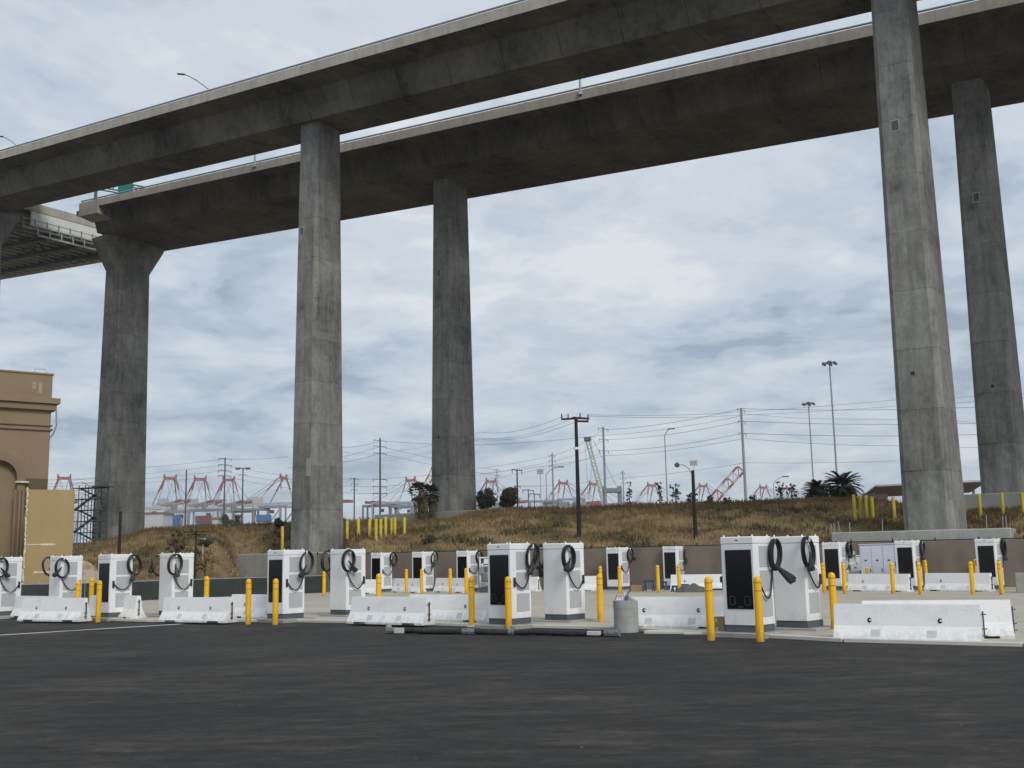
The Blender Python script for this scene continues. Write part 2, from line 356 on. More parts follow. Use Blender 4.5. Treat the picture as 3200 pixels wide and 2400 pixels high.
def mat_grass(name, stops, vs=.25, hi=(.0, 1.0)):
    m, t, b = newmat(name); nd = t.nodes; lk = t.links; b.inputs['Roughness'].default_value = .9; b.inputs['Specular IOR Level'].default_value = .15
    tcn = nd.new('ShaderNodeTexCoord'); co = tcn.outputs['Object']
    n = nd.new('ShaderNodeTexNoise'); n.inputs['Scale'].default_value = vs; n.inputs['Detail'].default_value = 6; n.inputs['Roughness'].default_value = .65; lk.new(co, n.inputs['Vector'])
    n2_ = nd.new('ShaderNodeTexNoise'); n2_.inputs['Scale'].default_value = 3.5; n2_.inputs['Detail'].default_value = 3; lk.new(co, n2_.inputs['Vector'])
    ad = nd.new('ShaderNodeMath'); ad.operation = 'MULTIPLY_ADD'; ad.inputs[1].default_value = .35; lk.new(n2_.outputs[0], ad.inputs[0]); lk.new(n.outputs[0], ad.inputs[2])
    rp_ = nd.new('ShaderNodeValToRGB'); cr_ = rp_.color_ramp
    cr_.elements[0].position = stops[0][0]; cr_.elements[0].color = stops[0][1] + (1,)
    cr_.elements[1].position = stops[-1][0]; cr_.elements[1].color = stops[-1][1] + (1,)
    for p, c in stops[1:-1]: cr_.elements.new(p).color = c + (1,)
    lk.new(ad.outputs[0], rp_.inputs[0]); lk.new(rp_.outputs[0], b.inputs['Base Color']); return m
MT['hill'] = mat_grass('dry_hill_earth', [(.5, (.075, .063, .030)), (.62, (.14, .105, .052)), (.72, (.20, .145, .075)), (.85, (.24, .18, .10))])
MT['grass'] = mat_grass('dry_grass_blades', [(.5, (.08, .068, .030)), (.6, (.165, .122, .058)), (.7, (.27, .195, .095)), (.85, (.34, .255, .14))])
MT['grassd'] = mat_grass('tall_brown_weeds', [(.5, (.065, .050, .024)), (.62, (.12, .086, .042)), (.75, (.175, .122, .060)), (.85, (.22, .16, .085))])
MT['flat'] = mat_plain('far_flat_ground', (.16, .15, .13), .9, 0, .15, .02)

# ================================================================== GROUND
g = MB(); g.add([(-4500, -300, -.12), (4500, -300, -.12), (4500, 6500, -.12), (-4500, 6500, -.12)], [(0, 1, 2, 3)])
tag(g.build('ground', MT['flat']), kind='structure')
EDGE_PX = [(-900, 1921), (20, 1930), (470, 1944), (960, 1944), (1440, 1957), (1925, 1968), (2260, 1986), (2640, 2007), (3200, 2022), (4300, 2046)]
EDGE = [at(x, y) for x, y in EDGE_PX]
FEN = [V3((-52, 50, 0)), V3((-32, 54.5, 0)), V3((-22, 57.2, 0)), V3((-17.4, 62.5, 0)), V3((-12.3, 68.8, 0)), V3((24.6, 53.2, 0)), V3((46, 44, 0))]
g = MB(); vs = [(-60, -60, 0), (60, -60, 0)]
# asphalt strip mesh up to a little past the pad edge (the curb stands on it)
ap = [(p.x, p.y + .10, 0) for p in EDGE]
g = MB(); n_ = len(ap)
base = [(p[0] * 2.2 if i in (0, n_ - 1) else p[0], -60, 0) for i, p in enumerate(ap)]
g.add(ap + base, [(i, i + 1, n_ + i + 1, n_ + i) for i in range(n_ - 1)])
tag(g.build('asphalt_lot', MT['asphalt']), kind='structure')

def pix_poly_slab(mb, poly, z0, z1):
    n = len(poly); mb.add([(p[0], p[1], z0) for p in poly] + [(p[0], p[1], z1) for p in poly],
        [tuple(range(n - 1, -1, -1)), tuple(range(n, 2 * n))] + [(i, (i + 1) % n, n + (i + 1) % n, n + i) for i in range(n)])
# concrete yard: cast slabs with joints between, cut by the pad edge
E_ = V3((-.766, .643, 0)); M_ = V3((.643, .766, 0))
def edge_y(x):
    for a, b in zip(EDGE, EDGE[1:]):
        if a.x <= x <= b.x: return a.y + (b.y - a.y) * (x - a.x) / (b.x - a.x)
    return EDGE[0].y if x < EDGE[0].x else EDGE[-1].y
def fence_y(x):
    for a, b in zip(FEN, FEN[1:]):
        if a.x <= x <= b.x: return a.y + (b.y - a.y) * (x - a.x) / (b.x - a.x)
    return FEN[0].y if x < FEN[0].x else FEN[-1].y
yard_base = MB()
xs = np.linspace(-50, 40, 61)
top = [(float(x), fence_y(x) + 3.0) for x in xs]; bot = [(float(x), edge_y(x) + .14) for x in xs]
vs = [(a, b, .012) for a, b in bot] + [(a, b, .012) for a, b in top]; k = len(xs)
yard_base.add(vs, [(i, i + 1, k + i + 1, k + i) for i in range(k - 1)])
yb = yard_base.build('yard_pavement', MT['slabgrey']); tag(yb, kind='structure')
def clip(poly, f):
    out_ = []
    for i in range(len(poly)):
        a, b = poly[i], poly[(i + 1) % len(poly)]; fa, fb = f(a), f(b)
        if fa >= 0: out_.append(a)
        if (fa >= 0) != (fb >= 0):
            t = fa / (fa - fb); out_.append((a[0] + (b[0] - a[0]) * t, a[1] + (b[1] - a[1]) * t))
    return out_
SL = 4.3
for ie in range(-6, 20):
    for im in range(4, 17):
        e0, m0 = ie * SL, im * SL + .6; gp = .035
        q = [(e0 + gp, m0 + gp), (e0 + SL - gp, m0 + gp), (e0 + SL - gp, m0 + SL - gp), (e0 + gp, m0 + SL - gp)]
        q = [(E_.x * a + M_.x * b, E_.y * a + M_.y * b) for a, b in q]
        cxm = sum(p[0] for p in q) / 4
        if not -46 < cxm < 40: continue
        q = clip(q, lambda p: p[1] - (edge_y(p[0]) + .16)); 
        if len(q) < 3: continue
        q = clip(q, lambda p: fence_y(p[0]) + 1.0 - p[1])
        if len(q) < 3: continue
        mb = MB(); pix_poly_slab(mb, q, .0, .06 + rnd.uniform(-.004, .004)); mb.build('slab', MT['yard'], yb)
# light curb along the pad edge
cb = MB()
for a, b in zip(EDGE, EDGE[1:]):
    L_ = (b - a).length; n = max(1, int(L_ / 3.0)); d = (b - a) / n
    for i in range(n):
        p = a + d * i; q = a + d * (i + 1) - d.normalized() * .02
        if p.x < -48 or p.x > 36: continue
        c = (p + q) / 2; mb = MB(); mb.box((c.x, c.y, .045), ((q - p).length, .18, .09), math.atan2(d.y, d.x), .012)
        o = mb.build('curb_stone', MT['curb'], yb)
# painted line on the asphalt
a, b = at(-700, 2028), at(600, 1948); d = (b - a).normalized(); nrm = V3((-d.y, d.x, 0)) * .12
mb = MB(); mb.add([(a - nrm) + V3((0, 0, .004)), (b - nrm) + V3((0, 0, .004)), (b + nrm) + V3((0, 0, .004)), (a + nrm) + V3((0, 0, .004))], [(0, 1, 2, 3)])
tag(mb.build('painted_line', MT['paintline']), kind='structure')

# ------------------------------------------------------------------ grassy embankment
CREST_PX = [(-900, 1740), (-200, 1715), (230, 1706), (300, 1696), (400, 1673), (450, 1655), (560, 1650), (620, 1643), (700, 1645), (800, 1640), (1000, 1632), (1080, 1626), (1260, 1636), (1400, 1628), (1480, 1604), (1560, 1594), (1650, 1591), (1800, 1592), (2000, 1580), (2200, 1575), (2350, 1570), (2450, 1565), (2600, 1560), (2700, 1562), (2830, 1575), (2890, 1628), (2960, 1640), (3040, 1600), (3200, 1590), (4200, 1560)]
FOOT_Z = [(-900, .3), (250, .35), (700, .9), (1000, 1.8), (1150, 2.15), (2500, 2.2), (2600, 2.45), (4200, 2.6)]
CR_Y = [(-900, 125), (230, 122), (450, 110), (900, 101), (1075, 100), (1130, 91), (1480, 92), (2600, 92), (2850, 78), (2960, 72), (3040, 74), (4200, 80)]
def lerp(tab, x):
    if x <= tab[0][0]: return tab[0][1]
    for (a, b), (c, d) in zip(tab, tab[1:]):
        if x <= c: return b + (d - b) * (x - a) / (c - a)
    return tab[-1][1]
def fence_at_bearing(u):
    for a, b in zip(FEN, FEN[1:]):
        # solve a+t(b-a): x = u*y
        fa, fb = a.x - u * a.y, b.x - u * b.y
        if fa <= 0 <= fb or fb <= 0 <= fa:
            t = fa / (fa - fb); return a.y + (b.y - a.y) * t
    return FEN[0].y if u < 0 else FEN[-1].y
px_cols = list(range(-900, 4201, 25))
NR = 26
def bump_(x, y):
    return .16 * math.sin(x * .9 + 1.3 * math.sin(y * .31)) + .13 * math.sin(y * .8 + x * .37) + .10 * math.sin(x * 2.1 - y * 1.2)
tv = []; rowsn = NR + 4
for px in px_cols:
    u = bearing(px); yf = fence_at_bearing(u) + 1.6; yc = lerp(CR_Y, px); zc = atY(px, lerp(CREST_PX, px), yc).z; z0 = lerp(FOOT_Z, px)
    for r_ in range(NR + 1):
        t = r_ / NR; y = yf + (yc - yf) * t; s_ = t ** .8 * (1 - .25 * t) / .75 if True else t
        s_ = min(1, t * (1.25 - .25 * t))
        wv = lerp([(690, 0), (745, 1), (1062, 1), (1112, 0)], px)          # hollow in front of the tall pier's footing
        tt = max(0.0, min(1.0, (t - .74) / .24)); lowp = .02 + .98 * tt * tt * (3 - 2 * tt)
        s_ = s_ * (1 - wv) + lowp * wv
        w2 = lerp([(2560, 0), (2610, 1), (3140, 1), (3190, 0)], px); t2 = (67.5 - yf) / (yc - yf); tt = max(0.0, min(1.0, (t - t2) / max(.05, 1 - t2)))
        s_ = s_ * (1 - w2) + (.01 + .99 * tt ** .8) * w2
        z = z0 * (1 - .75 * wv) + (zc - z0 * (1 - .75 * wv)) * s_ + bump_(u * y, y) * math.sin(math.pi * t) * .9 * (1 - .8 * wv)
        tv.append((u * y, y, z))
    tv.append((u * (yc + 25), yc + 25, zc - .5)); tv.append((u * (yc + 60), yc + 60, zc - 1.2)); tv.append((u * (yc + 110), yc + 110, -.2))
mb = MB(); nc = len(px_cols); fs = [(c * rowsn + r_, (c + 1) * rowsn + r_, (c + 1) * rowsn + r_ + 1, c * rowsn + r_ + 1) for c in range(nc - 1) for r_ in range(rowsn - 1)]
# retaining skirt down at the foot
mb.add(tv, fs); b0 = len(mb.v)
mb.add([(tv[c * rowsn][0], tv[c * rowsn][1] - .05, -.1) for c in range(nc)], [])
mb.f += [(c * rowsn, b0 + c, b0 + c + 1, (c + 1) * rowsn) for c in range(nc - 1)]
hill = mb.build('embankment', MT['hill'], smooth=True); tag(hill, kind='structure')
TV = np.array(tv).reshape(nc, rowsn, 3)
def hill_z(x, y):
    u = x / y
    us = TV[:, 0, 0] / TV[:, 0, 1]; i = int(np.clip(np.searchsorted(us, u) - 1, 0, nc - 2)); a = (u - us[i]) / (us[i + 1] - us[i]); a = min(1, max(0, a))
    zc_ = []
    for k_ in (i, i + 1):
        zc_.append(np.interp(y, TV[k_, :, 1], TV[k_, :, 2]))
    return float(zc_[0] * (1 - a) + zc_[1] * a)
KEEP_OUT = []       # (x,y,radius) of footings
# ------------------------------------------------------------------ viaducts
DH = V3((-.83334, .55276, 0)); NH = V3((.55276, .83334, 0)); GR = .0582; BYAW = math.atan2(DH.y, DH.x)
def SQ(s, q, z): return DH * s + NH * q + V3((0, 0, z + GR * s))
def stations(a, b, n=24): return [a + (b - a) * i / n for i in range(n + 1)]
def viaduct(label, qc, prof, tipz, hw, s0, s1):
    root = thing('viaduct', label, 'viaduct', DH * 60 + NH * qc, 0, 'twin concrete box girder viaducts'); o0 = root.location
    f = lambda s, q, z: SQ(s, qc + q, z) - o0
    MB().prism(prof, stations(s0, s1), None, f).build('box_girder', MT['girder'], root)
    for sg in (-1, 1):
        p = [(sg * hw, tipz - .12), (sg * (hw + .04), tipz - .12), (sg * (hw + .04), tipz + .74), (sg * (hw - .22), tipz + .74), (sg * (hw - .22), tipz + .36), (sg * hw, tipz + .36)]
        MB().prism(p, stations(s0, s1), None, f).build('parapet', MT['parapet'], root)
        rail = MB(); rail.tube([f(s, sg * (hw - .05), tipz + .93) for s in stations(s0, s1, 30)], .085, 6)
        s_ = s0 + 1
        while s_ < s1: rail.beam(f(s_, sg * (hw - .05), tipz + .74), f(s_, sg * (hw - .05), tipz + .92), .12); s_ += 2.4
        rail.build('hand_rail', MT['steel'], root)
    # cold joints round the box: shallow dark grooves
    return root, f
def pier(root, s, q, ztop, zbase, a, b, tap=.78, cap=None, foot=None, hatch=(), hole=None, footz=None, chz=.32):
    P = DH * s + NH * q; z1 = ztop + GR * s; o0 = root.location
    # local x along the bridge, y across it (away), z up from the base
    def ring(wa, wb, z):
        c = chz * wa / a; x, y = wa / 2, wb / 2
        return [(-x + c, -y, z), (x - c, -y, z), (x, -y + c, z), (x, y - c, z), (x - c, y, z), (-x + c, y, z), (-x, y - c, z), (-x, -y + c, z)]
    H = z1 - zbase; rows = []
    hs = H if not cap else H - cap[0]
    for i in range(9):
        t = i / 8; k_ = 1 - (1 - tap) * t * (hs / H if cap else 1); rows.append(ring(a * k_, b * k_, hs * t))
    if cap:
        rows.append(ring(a * k_ + .5, b * k_ + cap[1] * 2, H - .55)); rows.append(ring(a * k_ + .5, b * k_ + cap[1] * 2, H - .12))
    else: rows.append(ring(a * k_, b * k_, H + .02))
    vs = [p for r__ in rows for p in r__]; n = 8; fs = []
    for i in range(len(rows) - 1):
        for k2 in range(n): fs.append((i * n + k2, i * n + (k2 + 1) % n, i * n + n + (k2 + 1) % n, i * n + n + k2))
    fs += [tuple(range(n - 1, -1, -1)), tuple((len(rows) - 1) * n + k2 for k2 in range(n))]
    mb = MB(); mb.add(vs, fs); sh = mb.build('pier', MT['pier'], root, P + V3((0, 0, zbase)) - o0, BYAW + math.pi)
    if foot:
        fb = MB(); fb.box((0, 0, -foot[2] / 2 + .02), (foot[0], foot[1], foot[2]), 0, .06); fb.build('footing', MT['footing'], sh)
    for (hx, hy, w, h, frame) in hatch:      # small doors on the near face
        # locate on the tapering near face along the photographed sight line
        for it in range(3):
            pass
        d = ray(hx, hy); qn = q - b / 2; t = (qn) / (d.dot(NH)); Z = CAM_H + d.z * t
        for it in range(4):
            kz = 1 - (1 - tap) * max(0, min(1, (Z - zbase) / H)); qn = q - b * kz / 2; t = qn / d.dot(NH); Z = CAM_H + d.z * t
        W_ = V3((0, 0, CAM_H)) + d * t; lx = -(W_ - P).dot(DH); lx = max(-a * kz / 2 + chz + w / 2, min(a * kz / 2 - chz - w / 2, lx))
        hb = MB(); tilt = b * (1 - tap) / 2 / H
        if .25 < w < .45 and not frame: MB().box((lx, -b * kz / 2 - .001, Z - zbase), (w + .12, .05, h + .14)).build('hatch_frame', MT['footing'], sh)
        hb.box((lx, -b * kz / 2 - .004, Z - zbase), (w, .06, h)); hb.build('hatch', (MT['steeld'] if w > .25 else MT['bearing']) if not frame else MT['footing'], sh)
    if cap: MB().box((0, 0, H - .06), (a * .5, b * .9, .11)).build('bearing', MT['bearing'], sh)
    return sh
B1P = [(-5.5, 39.5), (-3.1, 39.25), (-2.1, 36.9), (2.1, 36.9), (3.1, 39.25), (5.5, 39.5), (5.5, 39.85), (-5.5, 39.85)]
B2P = [(-7.5, 38.3), (-5.8, 38.1), (-5.1, 35.8), (5.1, 35.8), (5.8, 38.1), (7.5, 38.3), (7.5, 38.65), (-7.5, 38.65)]
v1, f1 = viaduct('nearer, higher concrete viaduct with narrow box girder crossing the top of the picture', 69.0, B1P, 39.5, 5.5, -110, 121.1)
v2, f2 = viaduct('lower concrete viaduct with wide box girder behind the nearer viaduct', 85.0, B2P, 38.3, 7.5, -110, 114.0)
pier(v1, 66.1, 69, 36.9, 2.62, 2.85, 4.1, foot=(9.5, 9.5, 2.8), hatch=((944, 722, .32, .62, 0), (1024, 1455, .5, 1.5, 1)))
pier(v1, 15.4, 69, 36.9, 2.9, 2.85, 4.1, foot=(5.5, 6.5, 3.0), hatch=((2797, 392, .42, .62, 0), (2853, 1166, .2, .2, 0)))
pier(v1, 121.0, 69, 36.9, 4.0, 3.6, 5.2, cap=(4.2, 1.9), foot=(10, 10, 3))
pier(v2, 63.4, 85, 35.8, 6.2, 2.85, 4.1, foot=(12.5, 9, 2.6), hatch=((1371, 853, .32, .72, 0), (1371, 1366, .18, .18, 0)))
pier(v2, 13.9, 85, 35.8, 5.6, 2.85, 4.1, foot=(12.5, 9, 3.4), hatch=((3051, 617, .38, .62, 0), (3102, 1206, .2, .2, 0)))
pier(v2, 114.6, 85, 35.8, 4.6, 3.7, 5.3, tap=.84, cap=(4.0, 2.0), foot=(9, 9, 3), hatch=((332, 983, .3, .7, 0),))
for (s_, q_, r_) in ((66.1, 69, 3.0), (15.4, 69, 2.6), (63.4, 85, 4.2), (13.9, 85, 4.0), (114.6, 85, 3.5)):
    P = DH * s_ + NH * q_; KEEP_OUT.append((P.x, P.y, r_))
pa, pb = atY(2597, 1673, 57.6), atY(3160, 1664, 53.6); pa.z = pb.z = 0; dvv = pb - pa; yw_ = math.atan2(dvv.y, dvv.x); cc = (pa + pb) / 2 + V3((-math.sin(yw_), math.cos(yw_), 0)) * 6.5
MB().box((0, 0, 1.45), (dvv.length, 13.0, 2.9), 0, .05).build('pile_cap', MT['footing'], v1, cc - v1.location, yw_)
# end block of the wide viaduct's near parapet
mb = MB(); mb.prism([(-7.62, 37.3), (-5.6, 37.0), (-5.6, 38.95), (-7.62, 38.95)], 110.5, 114.2, f2); mb.build('end_block', MT['parapet'], v2)
mb = MB(); mb.prism([(-6.6, 37.9), (-6.0, 37.9), (-6.0, 38.5), (-6.6, 38.5)], 114.2, 116.2, f2); mb.build('end_bracket', MT['steeld'], v2)

# steel approach span that starts beyond the end pier
root = thing('steel_span', 'steel floor beam bridge span with white end plate beyond the flared left pier', 'bridge span', DH * 125 + NH * 84, 0); o0 = root.location
f = lambda s, q, z: SQ(s, q, z) - o0
MB().prism([(72, 37.9), (92.5, 37.9), (92.5, 38.15), (72, 38.15)], stations(119.3, 185, 6), None, f).build('deck_slab', MT['girder'], root)
MB().prism([(92.2, 36.95), (93.3, 36.95), (93.3, 38.9), (92.9, 38.9), (92.9, 37.9), (92.2, 37.9)], stations(119.3, 185, 6), None, f).build('fascia', MT['parapet'], root)
MB().prism([(72.5, 37.9), (84.6, 37.9), (84.6, 38.95), (72.5, 38.95)], 119.0, 119.32, f).build('end_wall', MT['parapet'], root)
MB().prism([(74.2, 36.05), (84.2, 36.05), (84.2, 37.85), (74.2, 37.85)], 119.05, 119.25, f).build('end_plate', mat_plain('cream_steel_plate', (.62, .63, .58), .6, 0, .06, .4), root)
mb_ = MB(); mb_.prism([(72.3, 36.75), (92.1, 36.75), (92.1, 37.0), (72.3, 37.0)], 0, .22, lambda s, q, z: V3((0, 0, 0)) + DH * s + NH * (q - 84) + V3((0, 0, z - 37.4)))
mb_.prism([(72.3, 37.0), (92.4, 37.0), (92.4, 37.88), (72.3, 37.88)], .1, .13, lambda s, q, z: DH * s + NH * (q - 84) + V3((0, 0, z - 37.4)))
fbm = mb_.mesh('floor_beam', MT['cwhite'])
for i in range(34):
    s_ = 121 + i * 1.9; p = SQ(s_, 84, 37.4) - o0; inst('floor_beam', fbm, root, p)
for q_ in (75.5, 80.0, 84.5, 89.0):
    MB().prism([(q_ - .2, 36.3), (q_ + .2, 36.3), (q_ + .2, 37.9), (q_ - .2, 37.9)], stations(120.2, 185, 4), None, f).build('stringer', MT['steeld'], root)
for (zr, qa, qb, s_) in ((35.5, 72.8, 86.5, 118.4), (34.7, 74.5, 87.5, 117.9), (36.0, 84.5, 89.5, 118.6)):
    mb = MB(); mb.beam(f(s_, qa, zr), f(s_, qb, zr), .16, .22)
    qq = qa
    while qq < qb: mb.beam(f(s_, qq, zr), f(s_ + .1, qq, zr + 1.3), .12); qq += 1.6
    mb.beam(f(s_, qa, zr + 1.1), f(s_, qb, zr + 1.1), .08); mb.build('maintenance_platform', MT['cwhite'] if zr < 35 else MT['steel'], root)
mb = MB()
for i in range(26):
    a_ = f(120 + rnd.random() * 10, 74 + rnd.random() * 14, 34.9 + rnd.random() * 1.4); mb.beam(a_, a_ + V3((rnd.uniform(-1.6, 1.6), rnd.uniform(-1.6, 1.6), rnd.uniform(-.6, .9))), .12)
tag(mb.build('bracing', MT['steeld'], root), kind='stuff')

# viaduct lamps, sign gantry
def bridge_lamp(label, s, q, z, h, arm, up, dirn):
    P = SQ(s, q, z); r0 = thing('street_lamp', label, 'street lamp', P, 0, 'lamps on the viaducts')
    mb = MB(); mb.tube([(0, 0, 0), (0, 0, h)], [.11, .08], 8); mb.box((0, 0, .15), (.35, .35, .3)); mb.build('pole', MT['steel'], r0)
    if arm:
        pts = [V3((0, 0, h - .1)) + dirn * (arm * t) + V3((0, 0, up * (1 - (1 - t) ** 1.6))) for t in (0, .2, .4, .6, .8, .93)]
        mb = MB(); mb.tube(pts, .06, 6); mb.build('arm', MT['steel'], r0)
        mb = MB(); mb.box((0, 0, 0), (.8, .3, .12), 0, .04); mb.build('lamp_head', MT['steeld'], r0, pts[-1] + dirn * .3, math.atan2(dirn.y, dirn.x))
LD = V3((-.98, -.2, 0)).normalized()
bridge_lamp('street lamp with long curved arm on the nearer viaduct, upper left', 85.7, 74.2, 40.1, 5.4, 4.0, 2.7, LD)
bridge_lamp('street lamp on the nearer viaduct at the far left edge', 120.5, 74.2, 40.1, 4.9, 3.2, 2.6, LD)
bridge_lamp('short lamp post on the lower viaduct parapet left of the tall pier', 83.7, 77.45, 38.6, 3.3, 0, 0, LD)
bridge_lamp('short lamp post on the lower viaduct parapet near the top centre', 43.7, 77.45, 38.6, 2.4, 0, 0, LD)
root = thing('sign_gantry', 'green road sign on a lattice gantry above the lower viaduct at left', 'sign', SQ(112, 78, 38.7), 0); o0 = root.location
pL = atY(300, 583, 134); pR = atY(452, 610, 134)
mb = MB(); d = pR - pL
for k_ in (0, 1.0):
    mb.beam(pL + V3((0, k_ * 1.2, .0)) - o0, pR + V3((0, k_ * 1.2, .0)) - o0, .14); mb.beam(pL + V3((0, k_ * 1.2, 1.1)) - o0, pR + V3((0, k_ * 1.2, 1.1)) - o0, .14)
for i in range(9):
    a_ = pL + d * (i / 9); b_ = pL + d * ((i + 1) / 9); mb.beam(a_ - o0, b_ + V3((0, 0, 1.1)) - o0, .08); mb.beam(a_ + V3((0, 1.2, 1.1)) - o0, a_ - o0, .08)
mb.beam(pR - o0, pR + V3((0, 0, -4)) - o0, .3); mb.beam(pL + V3((0, 0, 0)) - o0, pL + V3((0, 0, -3)) - o0, .3)
mb.build('lattice_frame', MT['steeld'], root)
sp_ = atY(392, 588, 133.6) - o0; mb = MB(); mb.box(tuple(sp_), (2.0, .1, 2.0), R(-10)); mb.build('sign_panel', MT['signgreen'], root)

# ================================================================== GRASS
def in_keep(x, y):
    for (a, b, r_) in KEEP_OUT:
        if (x - a) ** 2 + (y - b) ** 2 < r_ * r_: return True
    return False
nr = np.random.default_rng(3)
def tufts(name, mat, n, hmin, hmax, wid, fn, label, blades=4, pxr=(-500, 3700), clumped=.5):
    vv = []; ff = []
    i = 0; tries = 0
    while i < n and tries < n * 6:
        tries += 1
        px = nr.uniform(*pxr); u = bearing(px); yf = fence_at_bearing(u) + 1.65; yc = lerp(CR_Y, px) + 1.5
        t = nr.random() ** .75; y = yf + (yc - yf) * t; x = u * y
        if not fn(x, y, t): continue
        if in_keep(x, y): continue
        z = hill_z(x, y); i += 1
        h = nr.uniform(hmin, hmax)
        for b in range(blades):
            a = nr.uniform(0, 6.283); ln = nr.uniform(.1, .55) * h; ox, oy = nr.normal(0, .12, 2); w = wid * nr.uniform(.6, 1.3)
            ca, sa = math.cos(a), math.sin(a); k_ = len(vv)
            vv += [(x + ox - sa * w, y + oy + ca * w, z - .05), (x + ox + sa * w, y + oy - ca * w, z - .05), (x + ox + ca * ln, y + oy + sa * ln, z + h * nr.uniform(.7, 1.1))]
            ff.append((k_, k_ + 1, k_ + 2))
    me = bpy.data.meshes.new(name); me.from_pydata(vv, [], ff); me.materials.append(mat)
    o = bpy.data.objects.new(name, me); COL.objects.link(o); tag(o, label, 'grass', kind='stuff'); return o
def patch_(x, y, k_): return math.sin(x * .41 + 2 * math.sin(y * .23 + k_)) + math.sin(y * .57 - x * .13 + k_) + .8 * math.sin(x * 1.3 + y * .9 + k_)
tufts('dry_grass', MT['grass'], 24000, .10, .34, .035, lambda x, y, t: t < .62 or nr.random() < .55, 'dry straw coloured grass covering the embankment')
tufts('tall_weeds', MT['grassd'], 14000, .18, .48, .035, lambda x, y, t: (t > .5 and nr.random() < (t - .4) * 1.8) or (patch_(x, y, 1.0) > 1.2), 'tall brown weeds along the top of the embankment')
tufts('low_green_weeds', MT['leafd'], 2600, .15, .5, .06, lambda x, y, t: patch_(x, y, 4.0) > 1.35 and t < .6, 'low olive green weeds in patches on the slope')

# ================================================================== CHARGERS
CW, CH = .90, 2.25
def rounded_box(w, d, z0, z1, c=.035):
    x, y = w / 2, d / 2
    ring = lambda k_, z: [(-x + c + 0, -y + k_, z), (x - c, -y + k_, z), (x - k_, -y + c, z), (x - k_, y - c, z), (x - c, y - k_, z), (-x + c, y - k_, z), (-x + k_, y - c, z), (-x + k_, -y + c, z)]
    mb = MB(); rs = [ring(0, z0), ring(0, z1 - .02), ring(.02, z1)]; vs = [p for r__ in rs for p in r__]; fs = []
    for i in range(2):
        for k_ in range(8): fs.append((i * 8 + k_, i * 8 + (k_ + 1) % 8, i * 8 + 8 + (k_ + 1) % 8, i * 8 + 8 + k_))
    fs += [tuple(range(7, -1, -1)), tuple(range(16, 24))]; return mb.add(vs, fs)
ME_body = rounded_box(CW, CW, .17, CH - .165).mesh('cabinet', MT['white'])
ME_cap = rounded_box(CW + .012, CW + .012, CH - .16, CH).mesh('top_cap', MT['white'])
ME_plinth = rounded_box(CW - .03, CW - .03, .0, .17, .02).mesh('plinth', MT['plinth'])
ME_pad = MB().box((0, 0, -.02), (1.5, 1.35, .14), 0, .015).mesh('base_slab', MT['slabgrey'])
mb = MB(); mb.box((0, 0, 0), (.012, .56, .50)); ME_vent = mb.mesh('vent_panel', MT['mesh'])
mb = MB(); mb.add([(-.345, 0, -.70), (.345, 0, -.70), (.345, 0, .70), (-.345, 0, .70), (-.345, -.018, -.69), (.345, -.018, -.69), (.345, -.018, .69), (-.345, -.018, .69)],
    [(4, 5, 6, 7), (0, 1, 5, 4), (1, 2, 6, 5), (2, 3, 7, 6), (3, 0, 4, 7)]); ME_screen = mb.mesh('display', MT['screen'])
def icon_mesh():
    mb = MB(); w, h, c, th = .075, .105, .03, .008
    def loop(o): return [(-w + c, -h + o), (w - c, -h + o), (w - o, -h + c), (w - o, h - c), (w - c, h - o), (-w + c, h - o), (-w + o, h - c), (-w + o, -h + c)]
    A, B = loop(0), loop(th); vs = [(a, 0, b) for a, b in A] + [(a, 0, b) for a, b in B]
    mb.add(vs, [(i, (i + 1) % 8, 8 + (i + 1) % 8, 8 + i) for i in range(8)]); return mb.mesh('socket_mark', MT['icon'])
ME_icon = icon_mesh()
ME_mark = MB().box((0, 0, 0), (.07, .004, .025)).mesh('maker_mark', MT['mark'])
ME_mark2 = MB().box((0, 0, 0), (.12, .004, .014)).mesh('small_print', MT['icon'])
ME_eye = MB().lathe([(.022, 0), (.022, .03), (.012, .045)], 8).mesh('lifting_eye', MT['white'])
ME_ant = MB().lathe([(.05, 0), (.05, .02), (.03, .05), (.008, .06)], 8).mesh('antenna', MT['rubber'])
ME_hold = MB().box((0, 0, 0), (.05, .07, .26), 0, .01).mesh('cable_outlet', MT['rubber2'])
ME_arm = MB().box((0, 0, 0), (.16, .05, .05), 0, .01).box((.07, 0, .05), (.03, .05, .10)).mesh('hanger', MT['bracket'])
